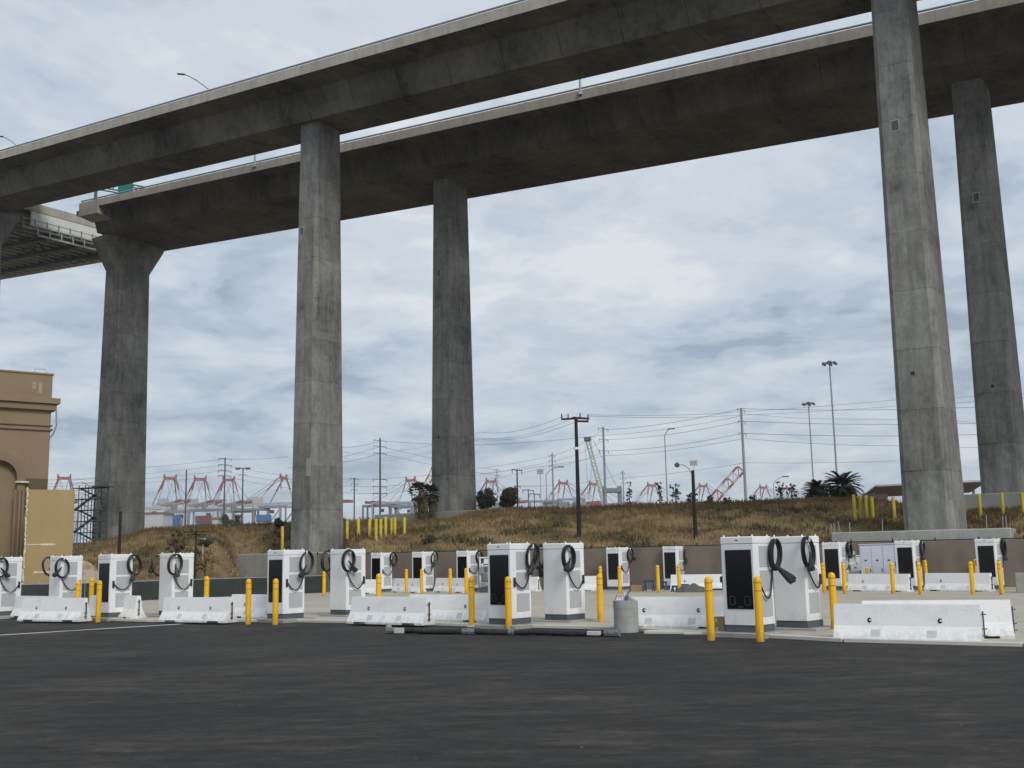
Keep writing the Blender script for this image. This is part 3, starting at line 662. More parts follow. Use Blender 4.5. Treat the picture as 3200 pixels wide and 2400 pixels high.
def cable_mesh(seed, sx, style):
    """coils hung on the hanger near the back top corner of the side face (+x outward * sx); returns (coil, cable, plug)"""
    rr = random.Random(seed); cxp = CW / 2 + .085; cyc = .44 + rr.uniform(-.03, .03); cz = 1.90 + rr.uniform(-.04, .04)
    mb = MB(); loops = 3 + (rr.random() < .5); pts = []
    n = 26 * loops
    for i in range(n + 1):
        a = -math.pi / 2 + 2 * math.pi * i / 26; k_ = i / 26
        ry = .26 + .016 * math.sin(k_ * 2.3 + seed) ; rz = .34 + .014 * math.cos(k_ * 1.7 + seed)
        pts.append((sx * (cxp - .05 + .032 * k_ + .008 * math.sin(a * 2 + seed)), cyc + ry * math.cos(a) + .05 * math.sin(a) * math.sin(seed), cz + rz * math.sin(a) * (1 if math.sin(a) > 0 else 1.12)))
    mb.tube(pts, .026, 6); coil = mb.mesh('cable_coil', MT['rubber'], True)
    # hanging cable from the outlet to the coil
    a0 = V3((sx * (CW / 2 + .03), -.33, 1.27)); a1 = V3(pts[0]); sag = rr.uniform(.34, .50) if style != 2 else .55
    mb = MB(); q = []
    for i in range(19):
        t = i / 18; p = a0.lerp(a1, t); p.z -= sag * math.sin(math.pi * t) ** .9 + (.12 if t > .98 else 0) * 0; p.x += sx * .05 * math.sin(math.pi * t); q.append(p)
    q[0].z += .02
    mb.tube(q, .020, 6); cab = mb.mesh('charging_cable', MT['rubber'], True)
    # plug with handle
    mb = MB()
    if style == 2: A = V3((sx * (cxp + .05), cyc + .02, 1.55)); D = V3((sx * .55, .10, -.50)).normalized(); ln = .50; big = 1.5
    else:
        A = V3((sx * (cxp + .05), cyc + rr.uniform(-.16, .16), cz + rr.uniform(-.28, .05))); D = V3((sx * .15, rr.uniform(-.8, .8), -rr.uniform(.5, 1))).normalized(); ln = .36; big = 1.15
    mb.tube([A - D * .12, A, A + D * ln * .25, A + D * ln * .55, A + D * ln * .8, A + D * ln], [.02 * big, .028 * big, .045 * big, .062 * big, .078 * big, .072 * big], 8)
    mb.box(tuple(A + D * ln * .86), (.13 * big, .13 * big, .10 * big), rr.random(), .02); plug = mb.mesh('plug', MT['rubber2'], True)
    return coil, cab, plug
CVAR = {}
def charger(label, cx_, cy_, z, yaw, back=False, seed=1, style=0, sides=(-1, 1), group='white charging stations of the front row'):
    """cx_,cy_: world position of the near vertical corner"""
    lc = V3((-CW / 2, CW / 2, 0)) if back else V3((CW / 2, -CW / 2, 0)); rot = Matrix.Rotation(yaw, 3, 'Z')
    c = V3((cx_, cy_, z)) - rot @ lc
    r0 = thing('charging_station', label, 'charging station', c, yaw, group)
    inst('base_slab', ME_pad, r0); inst('plinth', ME_plinth, r0, (0, 0, .05)); inst('cabinet', ME_body, r0, (0, 0, .05)); inst('top_cap', ME_cap, r0, (0, 0, .05))
    for o in r0.children[-3:]: pass
    d = inst('display', ME_screen, r0, (.02, -CW / 2 + .002, 1.29)); inst('socket_mark', ME_icon, d, (-.20, -.022, -.50)); inst('socket_mark', ME_icon, d, (.20, -.022, -.50)); inst('small_print', ME_mark2, d, (0, -.022, -.645))
    inst('maker_mark', ME_mark, r0, (0, -CW / 2 - .008, CH - .035))
    for (a, b) in ((-.38, -.38), (.38, -.38), (.38, .38), (-.38, .38)): inst('lifting_eye', ME_eye, r0, (a, b, CH + .05))
    inst('antenna', ME_ant, r0, (.05, .1, CH + .05))
    for sx in sides:
        for zc_ in (1.77, 1.19, .60): inst('vent_panel', ME_vent, r0, (sx * (CW / 2 + .002), .06, zc_ + .05))
        inst('cable_outlet', ME_hold, r0, (sx * (CW / 2 + .03), -.33, 1.22)); inst('hanger', ME_arm, r0, (sx * (CW / 2 + .06), .40, CH - .08), 0 if sx > 0 else math.pi)
        key = (seed * 2 + (sx > 0)) if style else ((seed % 5) * 2 + (sx > 0)); key = (key, style, sx)
        if key not in CVAR: CVAR[key] = cable_mesh(key[0] * 1.37 + 1, sx, style)
        co, ca, pl = CVAR[key]
        inst('cable_coil', co, r0); inst('charging_cable', ca, r0); inst('plug', pl, r0)
    return r0
YF, YB = R(-40), R(140)
FRONT = [
 ('white charging station cut off by the left edge of the picture', -8, 1927, True, 1, 0),
 ('white charging station in front of the sand coloured annex wall, behind two barriers', 184, 1924, True, 2, 0),
 ('leftmost white charging station showing a black display, behind the far left yellow bollards', 340, 1932, False, 3, 0),
 ('plain backed white charging station between the dry shrub and the thin pole with crossarms', 536, 1926, True, 4, 0),
 ('white charging station with bollard before its black display, left of the tall left pier', 885, 1937, False, 5, 0),
 ('plain backed white charging station at the foot of the tall left pier', 1083, 1924, True, 6, 0),
 ('white charging station with black display and hanging coil at the picture centre', 1600, 1955, False, 7, 0),
 ('white charging station with its plain back, below the tall black wooden pole', 1775, 1941, True, 8, 0),
 ('nearest white charging station with large black display beside the cardboard boxes', 2370, 1980, False, 9, 2),
 ('white charging station with plain back just right of the nearest display charger', 2528, 1965, True, 10, 0),
]
for lb, x, y, bk, sd_, st in FRONT:
    p = at(x, y - 2, .11); charger(lb, p.x, p.y, .06, YB if bk else YF, bk, sd_, st)
BACK = [
 ('far white charging station, leftmost of the back row, by the brown screened fence', 1191, 1850, 11),
 ('far white charging station, second from the left in the back row', 1322, 1849, 12),
 ('far white charging station beside the small grey generator, third in the back row', 1463, 1848, 13),
 ('far white charging station right of the pale cabinet, behind the concrete riser stack', 1940, 1843, 14),
 ('far white charging station beside the grey tarp heap and blue trestles', 2119, 1840, 15),
 ('far white charging station between the near chargers and the pale blue cabinet bank', 2632, 1843, 16),
 ('far white charging station right of the pale blue cabinet bank, below the right pier', 2865, 1843, 17),
 ('far white charging station in front of the dark grey cabinets, rightmost', 3122, 1841, 18)]
for lb, x, y, sd_ in BACK:
    p = at(x, y, .11); charger(lb, p.x, p.y, .06, YF, False, sd_, 0, (1,) if x < 2600 else (-1, 1), 'white charging stations of the back row')

# ================================================================== BOLLARDS
BH = 1.45
mb = MB(); prof = [(.09, 0), (.09, BH - .09)] + [(.09 * math.cos(a), BH - .09 + .09 * math.sin(a)) for a in (.35, .7, 1.05, 1.35)]
ME_post = MB().lathe(prof, 18).mesh('post', MT['yellow'], True)
ME_band = MB().lathe([(.0925, 0), (.0925, .016)], 18).mesh('groove_band', MT['band'], True)
ME_foot = MB().lathe([(.16, 0), (.15, .03)], 16).mesh('base_collar', MT['curb'])
def bollard(label, x, y, group, z=0.0, scale=1.0, collar=False):
    p = at(x, y, z); r0 = thing('bollard', label, 'bollard', p, rnd.uniform(0, 6), group); r0.rotation_euler = (rnd.uniform(-.006, .006), rnd.uniform(-.006, .006), rnd.uniform(0, 6))
    r0.scale = (1, 1, scale)
    inst('post', ME_post, r0); inst('groove_band', ME_band, r0, (0, 0, BH - .155)); inst('groove_band', ME_band, r0, (0, 0, BH - .335))
    if collar: inst('base_collar', ME_foot, r0, (0, 0, .0))
G1, G2 = 'yellow bollards of the front row', 'yellow bollards of the back row'
for lb, x, y, g_, c_ in [
 ('yellow bollard at the far left, in front of the barrier end', 240, 1944, 0, 0),
 ('yellow bollard in front of the leftmost black display', 306, 1944, 0, 0),
 ('yellow bollard half hidden behind a barrier left of the leftmost black display', 283, 1926, 0, 0),
 ('yellow bollard behind a barrier, right of the thin pole with crossarms', 643, 1927, 0, 0),
 ('yellow bollard left of the charger that stands by the left pier', 775, 1951, 0, 0),
 ('yellow bollard in front of the display of the charger by the left pier', 860, 1952, 0, 0),
 ('yellow bollard behind the barrier at the foot of the tall left pier', 1183, 1928, 0, 0),
 ('yellow bollard with pale collar beside the wrapped black pipe, left of the centre charger', 1475, 1958, 0, 1),
 ('yellow bollard in front of the display of the centre charger', 1590, 1967, 0, 0),
 ('yellow bollard standing alone left of the concrete riser stack', 1877, 1950, 0, 0),
 ('tall yellow bollard beside the cardboard boxes', 2223, 2001, 0, 0),
 ('tall yellow bollard in front of the nearest display', 2376, 2005, 0, 0),
 ('yellow bollard behind the left end of the nearest barrier', 2610, 1973, 0, 0),
 ('slim far bollard in front of the green windscreen fence by the left pier', 1012, 1864, 1, 0),
 ('slim far bollard at the edge of the charger below the left pier', 1137, 1862, 1, 0),
 ('slim far bollard in front of the leftmost far barrier', 1270, 1856, 1, 0),
 ('slim far bollard beside the second far charger', 1318, 1856, 1, 0),
 ('slim farther bollard behind the short far barrier', 1395, 1846, 1, 0),
 ('slim far bollard in front of the short far barrier', 1408, 1856, 1, 0),
 ('slim far bollard just behind the collared front bollard', 1457, 1856, 1, 0),
 ('slim far bollard seen in the gap between the two centre chargers', 1677, 1838, 1, 0),
 ('slim far bollard right behind the lone front bollard', 1878, 1853, 1, 0),
 ('slim far bollard short behind the far barrier piece right of the centre charger', 1824, 1842, 1, 0),
 ('slim far bollard before the far charger near the riser stack', 1938, 1854, 1, 0),
 ('thin distant bollard, left of two by the blue trestles', 2009, 1832, 1, 0),
 ('thin distant bollard, right of two by the blue trestles', 2039, 1834, 1, 0),
 ('far bollard standing between the blue trestles', 2058, 1852, 1, 0),
 ('far bollard in front of the far charger by the tarp heap', 2124, 1850, 1, 0),
 ('far bollard just right of the second near charger, left of a pair', 2564, 1856, 1, 0),
 ('far bollard just right of the second near charger, right of a pair', 2577, 1851, 1, 0),
 ('far bollard in front of the far charger left of the pale blue cabinets', 2641, 1856, 1, 0),
 ('far bollard in front of the pale blue cabinet bank', 2792, 1857, 1, 0),
 ('far bollard in front of the far charger below the right pier', 2877, 1858, 1, 0),
 ('far bollard behind the right side of the far charger below the right pier', 2897, 1838, 1, 0),
 ('far bollard top showing above the rightmost far barrier, left of two', 2935, 1835, 1, 0),
 ('far bollard top showing above the rightmost far barrier, right of two', 2992, 1835, 1, 0),
 ('far bollard left of the rightmost far charger', 3041, 1858, 1, 0),
 ('far bollard half hidden behind the rightmost far charger', 3055, 1836, 1, 0),
 ('far bollard in front of the rightmost far charger', 3131, 1858, 1, 0),
 ('far bollard at the right edge of the picture behind a grey block', 3187, 1834, 1, 0)]:
    bollard(lb, x, y, G2 if g_ else G1, .0 if y > 1940 else .06, .94 if g_ else 1.0, c_)
# plain yellow posts on the slope
ME_up = MB().lathe([(.11, -.4), (.11, 1.45), (.10, 1.5)], 12).mesh('slope_post', MT['yellow2'], True)
SLOPE = [(1085, 1627, 1672), (1120, 1620, 1680), (1155, 1622, 1681), (1175, 1622, 1690), (1190, 1622, 1680), (1205, 1615, 1679), (1224, 1620, 1672), (1234, 1617, 1675), (1264, 1617, 1675), (882, 1645, 1708),
         (2673, 1545, 1631), (2693, 1548, 1625), (2711, 1548, 1626), (2729, 1552, 1624), (2796, 1552, 1622), (3065, 1543, 1614), (3136, 1539, 1612), (3199, 1540, 1606)]
NL = ['first', 'second', 'third', 'fourth', 'fifth', 'sixth', 'seventh', 'eighth', 'ninth']
for i, (x, yt, yb_) in enumerate(SLOPE):
    lab = ('%s yellow post from the left in the row right of the left pier' % NL[i]) if i < 9 else 'lone yellow post on the grass just left of the tall left pier' if i == 9 else \
        ('%s yellow post of the tight group of four left of the right pier' % NL[i - 10]) if i < 14 else ('lone yellow post close to the left side of the right pier', 'left yellow post on the mound right of the right pier', 'middle yellow post on the mound right of the right pier', 'yellow post at the right edge on the mound')[i - 14]
    # walk along the sight line of the foot until it meets the slope
    d = ray(x, yb_); best = None
    for k_ in range(400):
        Y = 56 + k_ * .15; P = V3((0, 0, CAM_H)) + d * (Y / d.y)
        hz_ = hill_z(P.x, P.y)
        if P.z <= hz_ + .02: best = P; break
    if best is None or best.y > 95: best = atY(x, yb_, 80 if x < 1500 else 64)
    H_ = atY(x, yt, best.y).z - best.z
    o = inst('bollard', ME_up, None, tuple(best)); o.scale = (1, 1, H_ / 1.5); tag(o, lab, 'bollard', 'yellow posts on the embankment')

# ================================================================== CONCRETE BARRIERS
KL = 3.05
def krail_mesh():
    prof = [(.305, 0), (.305, .06), (.19, .26), (.15, .34), (.085, .74), (.075, .80)]
    st = [(-KL / 2 + .02, 0, .97), (-KL / 2, 0, 1.0), (-KL / 2 + .28, 0, 1), (-KL / 2 + .30, .055, 1), (-KL / 2 + .78, .055, 1), (-KL / 2 + .80, 0, 1), (KL / 2 - .80, 0, 1), (KL / 2 - .78, .055, 1), (KL / 2 - .30, .055, 1), (KL / 2 - .28, 0, 1), (KL / 2, 0, 1)]
    st = st[1:]
    mb = MB(); ring = []
    full = [(-a, b) for a, b in prof] + [(a, b) for a, b in reversed(prof)]
    n = len(full); vs = []
    for (x, lift, _) in st:
        for (a, b) in full: vs.append((x, a, max(b, lift) if b < .05 else b))
    fs = []
    for i in range(len(st) - 1):
        for k_ in range(n): fs.append((i * n + k_, i * n + (k_ + 1) % n, i * n + n + (k_ + 1) % n, i * n + n + k_))
    fs += [tuple(range(n - 1, -1, -1)), tuple((len(st) - 1) * n + k_ for k_ in range(n))]
    return mb.add(vs, fs).mesh('barrier_body', MT['rail_white'])
ME_k = krail_mesh()
def hole_mesh():      # crescent shaped lifting hole with a steel pin
    mb = MB(); vs = []; n = 12
    for k_ in range(n): a = 2 * math.pi * k_ / n; vs.append((.045 * math.cos(a), -.004, .055 * math.sin(a)))
    vs += [(a * .8, .02, b * .8) for a, _, b in vs]
    return mb.add(vs, [tuple(range(n))] + [(i, (i + 1) % n, n + (i + 1) % n, n + i) for i in range(n)]).mesh('lifting_hole', MT['bearing'])
ME_hole = hole_mesh()
ME_pin = MB().box((.018, -.012, 0), (.045, .02, .035), 0, .006).mesh('hole_pin', MT['bracket'])
ME_patch = MB().box((0, 0, 0), (.20, .006, .17)).mesh('grout_patch', MT['patch'])
mb = MB(); mb.beam((0, 0, .10), (0, 0, .66), .03)
for z_ in (.16, .30, .60): mb.tube([(-.09, 0, z_), (0, -.05, z_), (.06, 0, z_)], .013, 5)
ME_loop = mb.mesh('pin_and_loops', MT['steeld'])
def krail(label, x, y, x2=None, y2=None, ang=None, z=0.06, group='white concrete barriers of the front row', anchor=0):
    a = at(x, y, z)
    if x2 is not None: b = at(x2, y2, z); dv = (b - a).normalized()
    else: dv = V3((math.cos(ang), math.sin(ang), 0))
    yaw = math.atan2(dv.y, dv.x); nv = V3((-dv.y, dv.x, 0))
    c = (a + dv * KL / 2 if anchor == 0 else a - dv * KL / 2 if anchor == 1 else (a + b) / 2) + nv * .305
    r0 = thing('concrete_barrier', label, 'barrier', c, yaw, group)
    inst('barrier_body', ME_k, r0)
    for sx in (-.75, .72):
        hy = -.152 + .0
        h_ = inst('lifting_hole', ME_hole, r0, (sx, -.137, .46)); h_.rotation_euler = (R(-9), 0, 0); inst('hole_pin', ME_pin, h_)
    for sx in (-.62, .55):
        q = inst('grout_patch', ME_patch, r0, (sx, -.232, .185)); q.rotation_euler = (R(-30), 0, 0)
    inst('pin_and_loops', ME_loop, r0, (KL / 2 + .035, 0, 0))
    return r0
krail('nearest white concrete barrier, right front of the picture', 2610, 2004, 3060, 2014, z=.0, anchor=2)
krail('white concrete barrier just behind the nearest one, at the right edge', 3172, 1996, ang=R(-17), anchor=1)
krail('white concrete barrier between the concrete riser stack and the cardboard boxes', 2277, 1966, ang=R(-24), anchor=1)
krail('white concrete barrier behind the left end of the wrapped black pipe', 1072, 1948, 1330, 1955, anchor=2)
krail('white concrete barrier left of the centre charger, set back behind a bollard', 1512, 1945, ang=R(-34), anchor=1)
krail('white concrete barrier in front of the plain charger by the thin pole with crossarms', 490, 1943, 706, 1947, anchor=2)
krail('white concrete barrier behind a bollard, left of the charger by the left pier', 707, 1930, ang=R(-36))
krail('white concrete barrier in front of the charger by the sand coloured annex', 62, 1941, 234, 1943, anchor=2)
krail('white concrete barrier half hidden between two chargers at the far left', 30, 1929, ang=R(-38))
krail('white concrete barrier behind the leftmost black display charger', 263, 1929, ang=R(-38))
GB = 'white concrete barriers of the back row'
krail('far white barrier between the first two back row chargers', 1218, 1851, 1302, 1853, group=GB, anchor=2)
krail('far white barrier with a bollard before it, left of the third back row charger', 1360, 1851, 1438, 1853, group=GB, anchor=2)
krail('far white barrier seen through the gap left of the plain centre charger', 1672, 1849, ang=R(-40), group=GB, anchor=1)
krail('far white barrier right of the plain centre charger', 1862, 1847, ang=R(-24), group=GB, anchor=1)
krail('far white barrier left of the nearest display charger', 2272, 1843, ang=R(-24), group=GB, anchor=1)
krail('far white barrier in front of the pale blue cabinet bank', 2655, 1848, 2826, 1850, group=GB, anchor=2)
krail('far white barrier in front of the dark grey cabinets', 2904, 1847, 3072, 1849, group=GB, anchor=2)
krail('far white barrier end left of the leftmost back row charger', 1166, 1856, ang=R(-30), group=GB, anchor=1)

# ================================================================== SMALL SITE OBJECTS
p = at(1962, 1978, .0) + V3((0, .33, 0))
r0 = thing('concrete_riser', 'stack of grey concrete riser rings beside a white barrier', 'concrete ring', p)
mer = MB().lathe([(.316, 0), (.32, .003), (.32, .1985), (.316, .2015)], 28).mesh('ring', MT['riser'], True)
for i in range(4): inst('ring', mer, r0, (rnd.uniform(-.004, .004), rnd.uniform(-.004, .004), .202 * i)).rotation_euler = (rnd.uniform(-.004, .004), rnd.uniform(-.004, .004), i)
mb = MB(); mb.lathe([(.035, 0), (.035, .17), (.012, .20), (.012, .24)], 10); mb.build('bottle', MT['cab']).location = p + V3((-.02, 0, .812)); tag(bpy.data.objects['bottle'], 'pale plastic bottle standing on the concrete riser stack', 'bottle')
mb = MB(); mb.box((0, 0, .06), (.10, .08, .12), .3, .02).tube([(0, 0, .1), (.05, 0, .2), (.1, .02, .26)], .018, 6); o = mb.build('hand_tool', MT['plinth']); o.location = p + V3((.03, -.08, .812)); tag(o, 'dark hand tool lying on the concrete riser stack', 'tool')
mb = MB(); mb.box((0, 0, .045), (.12, .1, .09), .6, .02).tube([(-.05, 0, .09), (0, 0, .17), (.06, 0, .09)], .012, 5); o = mb.build('bag', MT['cwhite']); o.location = p + V3((.17, .02, .812)); tag(o, 'small white bag on the concrete riser stack', 'bag')
mb = MB(); mb.tube([(-.1, 0, .02), (-.05, 0, .13), (0, .03, .04), (.04, 0, .12), (.07, 0, .02)], .012, 5); o = mb.build('cord', MT['red']); o.location = p + V3((-.17, -.03, .815)); tag(o, 'short loop of reddish cord on the concrete riser stack', 'cord')

# wrapped pipe lying along the pad
a, b = at(1222, 1970, .082), at(1925, 1979, .082); a.z = b.z = .082; dv = (b - a).normalized(); Ln = (b - a).length
r0 = thing('wrapped_pipe', 'long black plastic wrapped pipe lying along the edge of the pad', 'pipe', a + dv * Ln / 2)
mb = MB(); pts = []; rs = []
for i in range(61):
    t = i / 60; pts.append(dv * Ln * (t - .5) + V3((0, 0, .012 * math.sin(t * 21) - .004))); rs.append((.075 + .008 * math.sin(t * 95) + .005 * math.sin(t * 211)))
mb.tube(pts, rs, 12); mb.build('pipe', MT['tarpblack'], r0, smooth=True)
for (t0, t1, nm) in ((.955, 1.015, 'wrap'), (-.015, .03, 'wrap'), (.34, .40, 'wrap'), (.55, .575, 'wrap')):
    mb = MB(); q = []; rs = []
    for i in range(9):
        t = t0 + (t1 - t0) * i / 8; q.append(dv * Ln * (t - .5)); rs.append(.081 + rnd.uniform(0, .016))
    mb.tube(q, rs, 9); mb.build(nm, MT['glassy'], r0)
def block(label, x, y, size, mat, yaw, name='wood_block', cat='block', z=0.0, bev=.008):
    p = at(x, y, z); o = MB().box((0, 0, size[2] / 2), size, 0, bev).build(name, mat, None, (p.x, p.y, z), yaw); return tag(o, label, cat)
block('pale wooden block beside the left end of the wrapped pipe', 1247, 1979, (.24, .12, .13), MT['cwhite'], dv.y, z=.12)
block('weathered wooden stub at the left tip of the wrapped pipe', 1214, 1979, (.13, .16, .26), MT['woodl'], .4)
block('pale wooden block on the wrapped pipe near the riser stack', 1856, 1985, (.30, .14, .09), MT['cwhite'], dv.y, z=.18)
block('short white pipe stub standing before the leftmost black display charger', 373, 1938, (.09, .09, .17), MT['cwhite'], 0, 'pipe_stub', 'pipe')
# cartons
for lb, x, y, sz, z_, yw in (('lower cardboard box left of the nearest display charger, taped shut', 2262, 1984, (.34, .30, .22), .02, R(-42)), ('upper cardboard box stacked left of the nearest display charger', 2260, 1984, (.32, .29, .20), .24, R(-40))):
    p = at(x, y, .02) + V3((0, .22, 0)); r0 = thing('cardboard_box', lb, 'box', (p.x, p.y, z_), yw)
    MB().box((0, 0, sz[2] / 2), sz, 0, .006).build('carton', MT['card'], r0)
    MB().box((0, 0, sz[2] + .001), (sz[0] * .99, .05, .004)).build('tape', MT['tanl'], r0)
    MB().box((-.05, -sz[1] / 2 - .001, sz[2] * .6), (.07, .004, .09)).build('label', MT['cwhite'], r0)
# broken slab pieces under the barrier
for lb, x, y, sz, yw in (('flat pale concrete offcut lying before the barrier by the riser stack', 2080, 1979, (1.0, .5, .07), R(-20)), ('pale concrete offcut beside the cardboard boxes', 2185, 1982, (.75, .35, .06), R(-14))):
    block(lb, x, y, sz, MT['curb'], yw, 'concrete_offcut', 'slab piece')
# blue trestles, tarp heap, scrap
def trestle(label, x, y, s_=1.0):
    p = at(x, y, .06); r0 = thing('blue_trestle', label, 'trestle', p, R(-30), 'blue plastic trestles')
    mb = MB(); mb.box((0, 0, .48 * s_), (.55 * s_, .12, .10), 0, .01); mb.build('top', MT['blue'], r0)
    for sx in (-.2, .2):
        for sy in (-.16, .16): MB().beam((sx * s_, 0, .45 * s_), (sx * s_ * 1.1, sy, 0), .06).build('leg', MT['blue'], r0)
trestle('blue plastic trestle left of the far bollard', 2029, 1848, 1.1); trestle('blue plastic trestle right of the far bollard', 2072, 1845, .9); trestle('low blue plastic trestle near the far charger base', 2109, 1849, .55); trestle('small blue plastic trestle right of the far charger base', 2142, 1849, .7)
p = at(2162, 1850, .06); vv = []; ffs = []
nx, ny = 18, 9
for i in range(nx):
    for j in range(ny):
        x_ = (i / (nx - 1) - .5) * 1.5; y_ = (j / (ny - 1) - .5) * .9; e_ = max(0, 1 - (x_ / .75) ** 2) * max(0, 1 - (y_ / .45) ** 2)
        vv.append((x_, y_, .40 * e_ ** .6 + .05 * math.sin(x_ * 11 + y_ * 5) * e_ ** .3))
ffs = [(i * ny + j, (i + 1) * ny + j, (i + 1) * ny + j + 1, i * ny + j + 1) for i in range(nx - 1) for j in range(ny - 1)]
mb = MB().add(vv, ffs); o = mb.build('tarp_heap', MT['tarp'], None, p, R(-20), True); tag(o, 'crumpled grey tarp heap beside the far charger', 'tarp')
p = at(2232, 1848, .06); mb = MB(); mb.box((0, 0, .10), (1.3, .10, .08), 0, .01).box((.62, 0, .10), (.14, .20, .32), 0, .02); tag(mb.build('steel_bar', MT['bearing'], None, p, R(-22)), 'dark steel bar with square end lying before the far barrier', 'steel bar')
block('cardboard carton behind the riser stack near the far charger', 1991, 1848, (.55, .4, .32), MT['card'], R(-30), 'cardboard_box', 'box', .06)
block('small red gas can beside the far cardboard carton', 1972, 1848, (.14, .12, .2), MT['red'], R(-30), 'gas_can', 'can', .06)

# equipment cabinets
def cabinet(label, x, y, w, d, h, yaw, mat, doors, plinth=True, name='electrical_cabinet', stickers=()):
    p = at(x, y, .06); r0 = thing(name, label, 'cabinet', p, yaw)
    MB().box((w / 2, d / 2, h / 2 + .1), (w, d, h), 0, .02).build('housing', mat, r0)
    MB().box((w / 2, d / 2, h + .12), (w + .08, d + .08, .05), 0, .01).build('roof', mat, r0)
    MB().box((w / 2, d / 2, .05), (w + .1, d + .1, .10)).build('base_slab', MT['slabgrey'], r0)
    for i in range(doors):
        dw = w / doors; dd = MB().box((dw * (i + .5), -.012, h / 2 + .1), (dw - .03, .025, h - .12), 0, .006).build('door', mat, r0)
        MB().box((dw * (i + .88), -.035, h * .45), (.03, .03, .16)).build('handle', MT['steeld'], dd)
        MB().box((dw * (i + .5), -.027, h * .68), (.12, .006, .07)).build('nameplate', MT['mark'], dd)
    for (sx, sz) in stickers: MB().box((sx, -.03, sz), (.16, .01, .34)).build('warning_sticker', MT['yellow'], r0)
    return r0
cabinet('bank of pale blue white electrical cabinets with yellow warning labels', 2694, 1842, 2.15, .9, 2.05, R(-23), MT['cab'], 4, stickers=((.30, .85), (1.85, .85)))
cabinet('dark grey double door electrical cabinet behind the rightmost charger', 2968, 1832, 1.9, .8, 2.15, R(-23), MT['greyblue'], 2)
cabinet('tall dark grey single cabinet at the right edge behind the rightmost charger', 3142, 1832, .7, .8, 2.1, R(-23), MT['greyblue'], 1)
cabinet('tall pale blue white cabinet between the plain centre charger and the far charger', 1862, 1842, .78, .9, 2.1, R(-25), MT['cab'], 2)
cabinet('narrow pale cabinet right of the far charger behind the riser stack', 1972, 1838, .35, .5, 1.95, R(-25), MT['white'], 1)
cabinet('off white cabinet peeping left behind the far charger near the cabinet bank', 2557, 1836, .7, .7, 1.95, R(-25), MT['white'], 1)
cabinet('narrow cream cabinet immediately right of the plain centre charger', 1822, 1840, .32, .5, 2.0, R(-25), MT['cwhite'], 1)
cabinet('narrow pale meter box between the far charger and the cabinet bank', 2662, 1838, .5, .4, 1.5, R(-25), MT['white'], 1)
block('square grey concrete block at the right edge of the yard', 3215, 1851, (.95, .8, .82), MT['slabgrey'], R(-23), 'concrete_block', 'block', .06)
# generator on skid with white pipe rack
p = at(1500, 1852, .06); r0 = thing('generator', 'small grey generator on a skid under a white pipe rack', 'generator', p, R(-25))
MB().box((.45, .35, .14), (1.0, .7, .28), 0, .02).build('skid', MT['steeld'], r0); MB().box((.40, .35, .42), (.8, .6, .30), 0, .05).build('engine_box', MT['steel'], r0); MB().box((.35, .35, .85), (.5, .5, .5), 0, .05).build('tank', MT['greyblue'], r0)
MB().box((.45, .02, .46), (.14, .03, .07)).build('nameplate', MT['cwhite'], r0)
r1 = thing('pipe_rack', 'white tubular rack with box on top behind the generator', 'rack', p + V3((0, .9, 0)), R(-25))
mb = MB()
for a_, b_ in (((0, 0, 0), (0, 0, 1.95)), ((.8, 0, 0), (.8, 0, 1.95)), ((0, 0, 1.9), (.8, 0, 1.9)), ((0, 0, 1.45), (.8, 0, 1.45)), ((0, 0, 1.45), (.8, 0, 1.9))): mb.beam(a_, b_, .07)
mb.build('frame', MT['white'], r1); MB().box((.5, 0, 1.68), (.45, .2, .28), 0, .02).build('box', MT['white'], r1); MB().box((.1, 0, 1.2), (.25, .2, .4), 0, .02).build('switch_box', MT['steel'], r1)
p = at(2668, 1842, .06); r1 = thing('transformer', 'grey transformer tank with white gear on top beside the cabinet bank', 'transformer', p, R(-23))
MB().box((0, .3, .45), (.75, .6, .9), 0, .02).build('tank', MT['steel'], r1); MB().box((-.05, .3, 1.25), (.5, .4, .16), 0, .02).build('top_tray', MT['white'], r1); MB().box((.0, .3, 1.6), (.3, .3, .5), 0, .03).build('bushing_box', MT['white'], r1); MB().lathe([(.08, 0), (.08, .06)], 10, (.1, .1, 1.62)).build('dial', MT['steeld'], r1)

# ================================================================== FENCES
def fence(label, path, h, fab, railm, step, name, cloth_top=.04, sheen=False):
    r0 = thing(name, label, 'fence', path[0]); o0 = path[0]
    pts = []
    for a, b in zip(path, path[1:]):
        n = max(1, round((b - a).length / step))
        for i in range(n): pts.append(a + (b - a) * (i / n))
    pts.append(path[-1])
    mp_ = MB().lathe([(.035, 0), (.035, h + .10), (.02, h + .14)], 8).mesh('post', railm)
    for i, p in enumerate(pts): inst('post', mp_, r0, p - o0)
    for i, (a, b) in enumerate(zip(pts, pts[1:])):
        n = 10; vs = []; nv = (b - a).normalized().cross(V3((0, 0, 1)))
        for k_ in range(n + 1):
            t = k_ / n
            for (z_, amp) in ((.05, .03), (h * .5, .06), (h - cloth_top, .01)):
                q = a + (b - a) * t - o0 + nv * (amp * math.sin(t * 9 + i * 2.1 + z_) * math.sin(math.pi * t) + .05); vs.append((q.x, q.y, z_))
        mb = MB().add(vs, [(k_ * 3 + j, (k_ + 1) * 3 + j, (k_ + 1) * 3 + j + 1, k_ * 3 + j + 1) for k_ in range(n) for j in range(2)])
        mb.build('fabric_panel', fab, r0, smooth=True)
        MB().beam(a - o0 + V3((0, 0, h)), b - o0 + V3((0, 0, h)), .05).build('top_rail', railm, r0)
    return r0
BFA, BFB = at(985, 1853), at(3330, 1836)
BF = [V3((-12.4, 68.9, 0)), V3((24.6, 53.2, 0)), V3((31, 50.3, 0))]
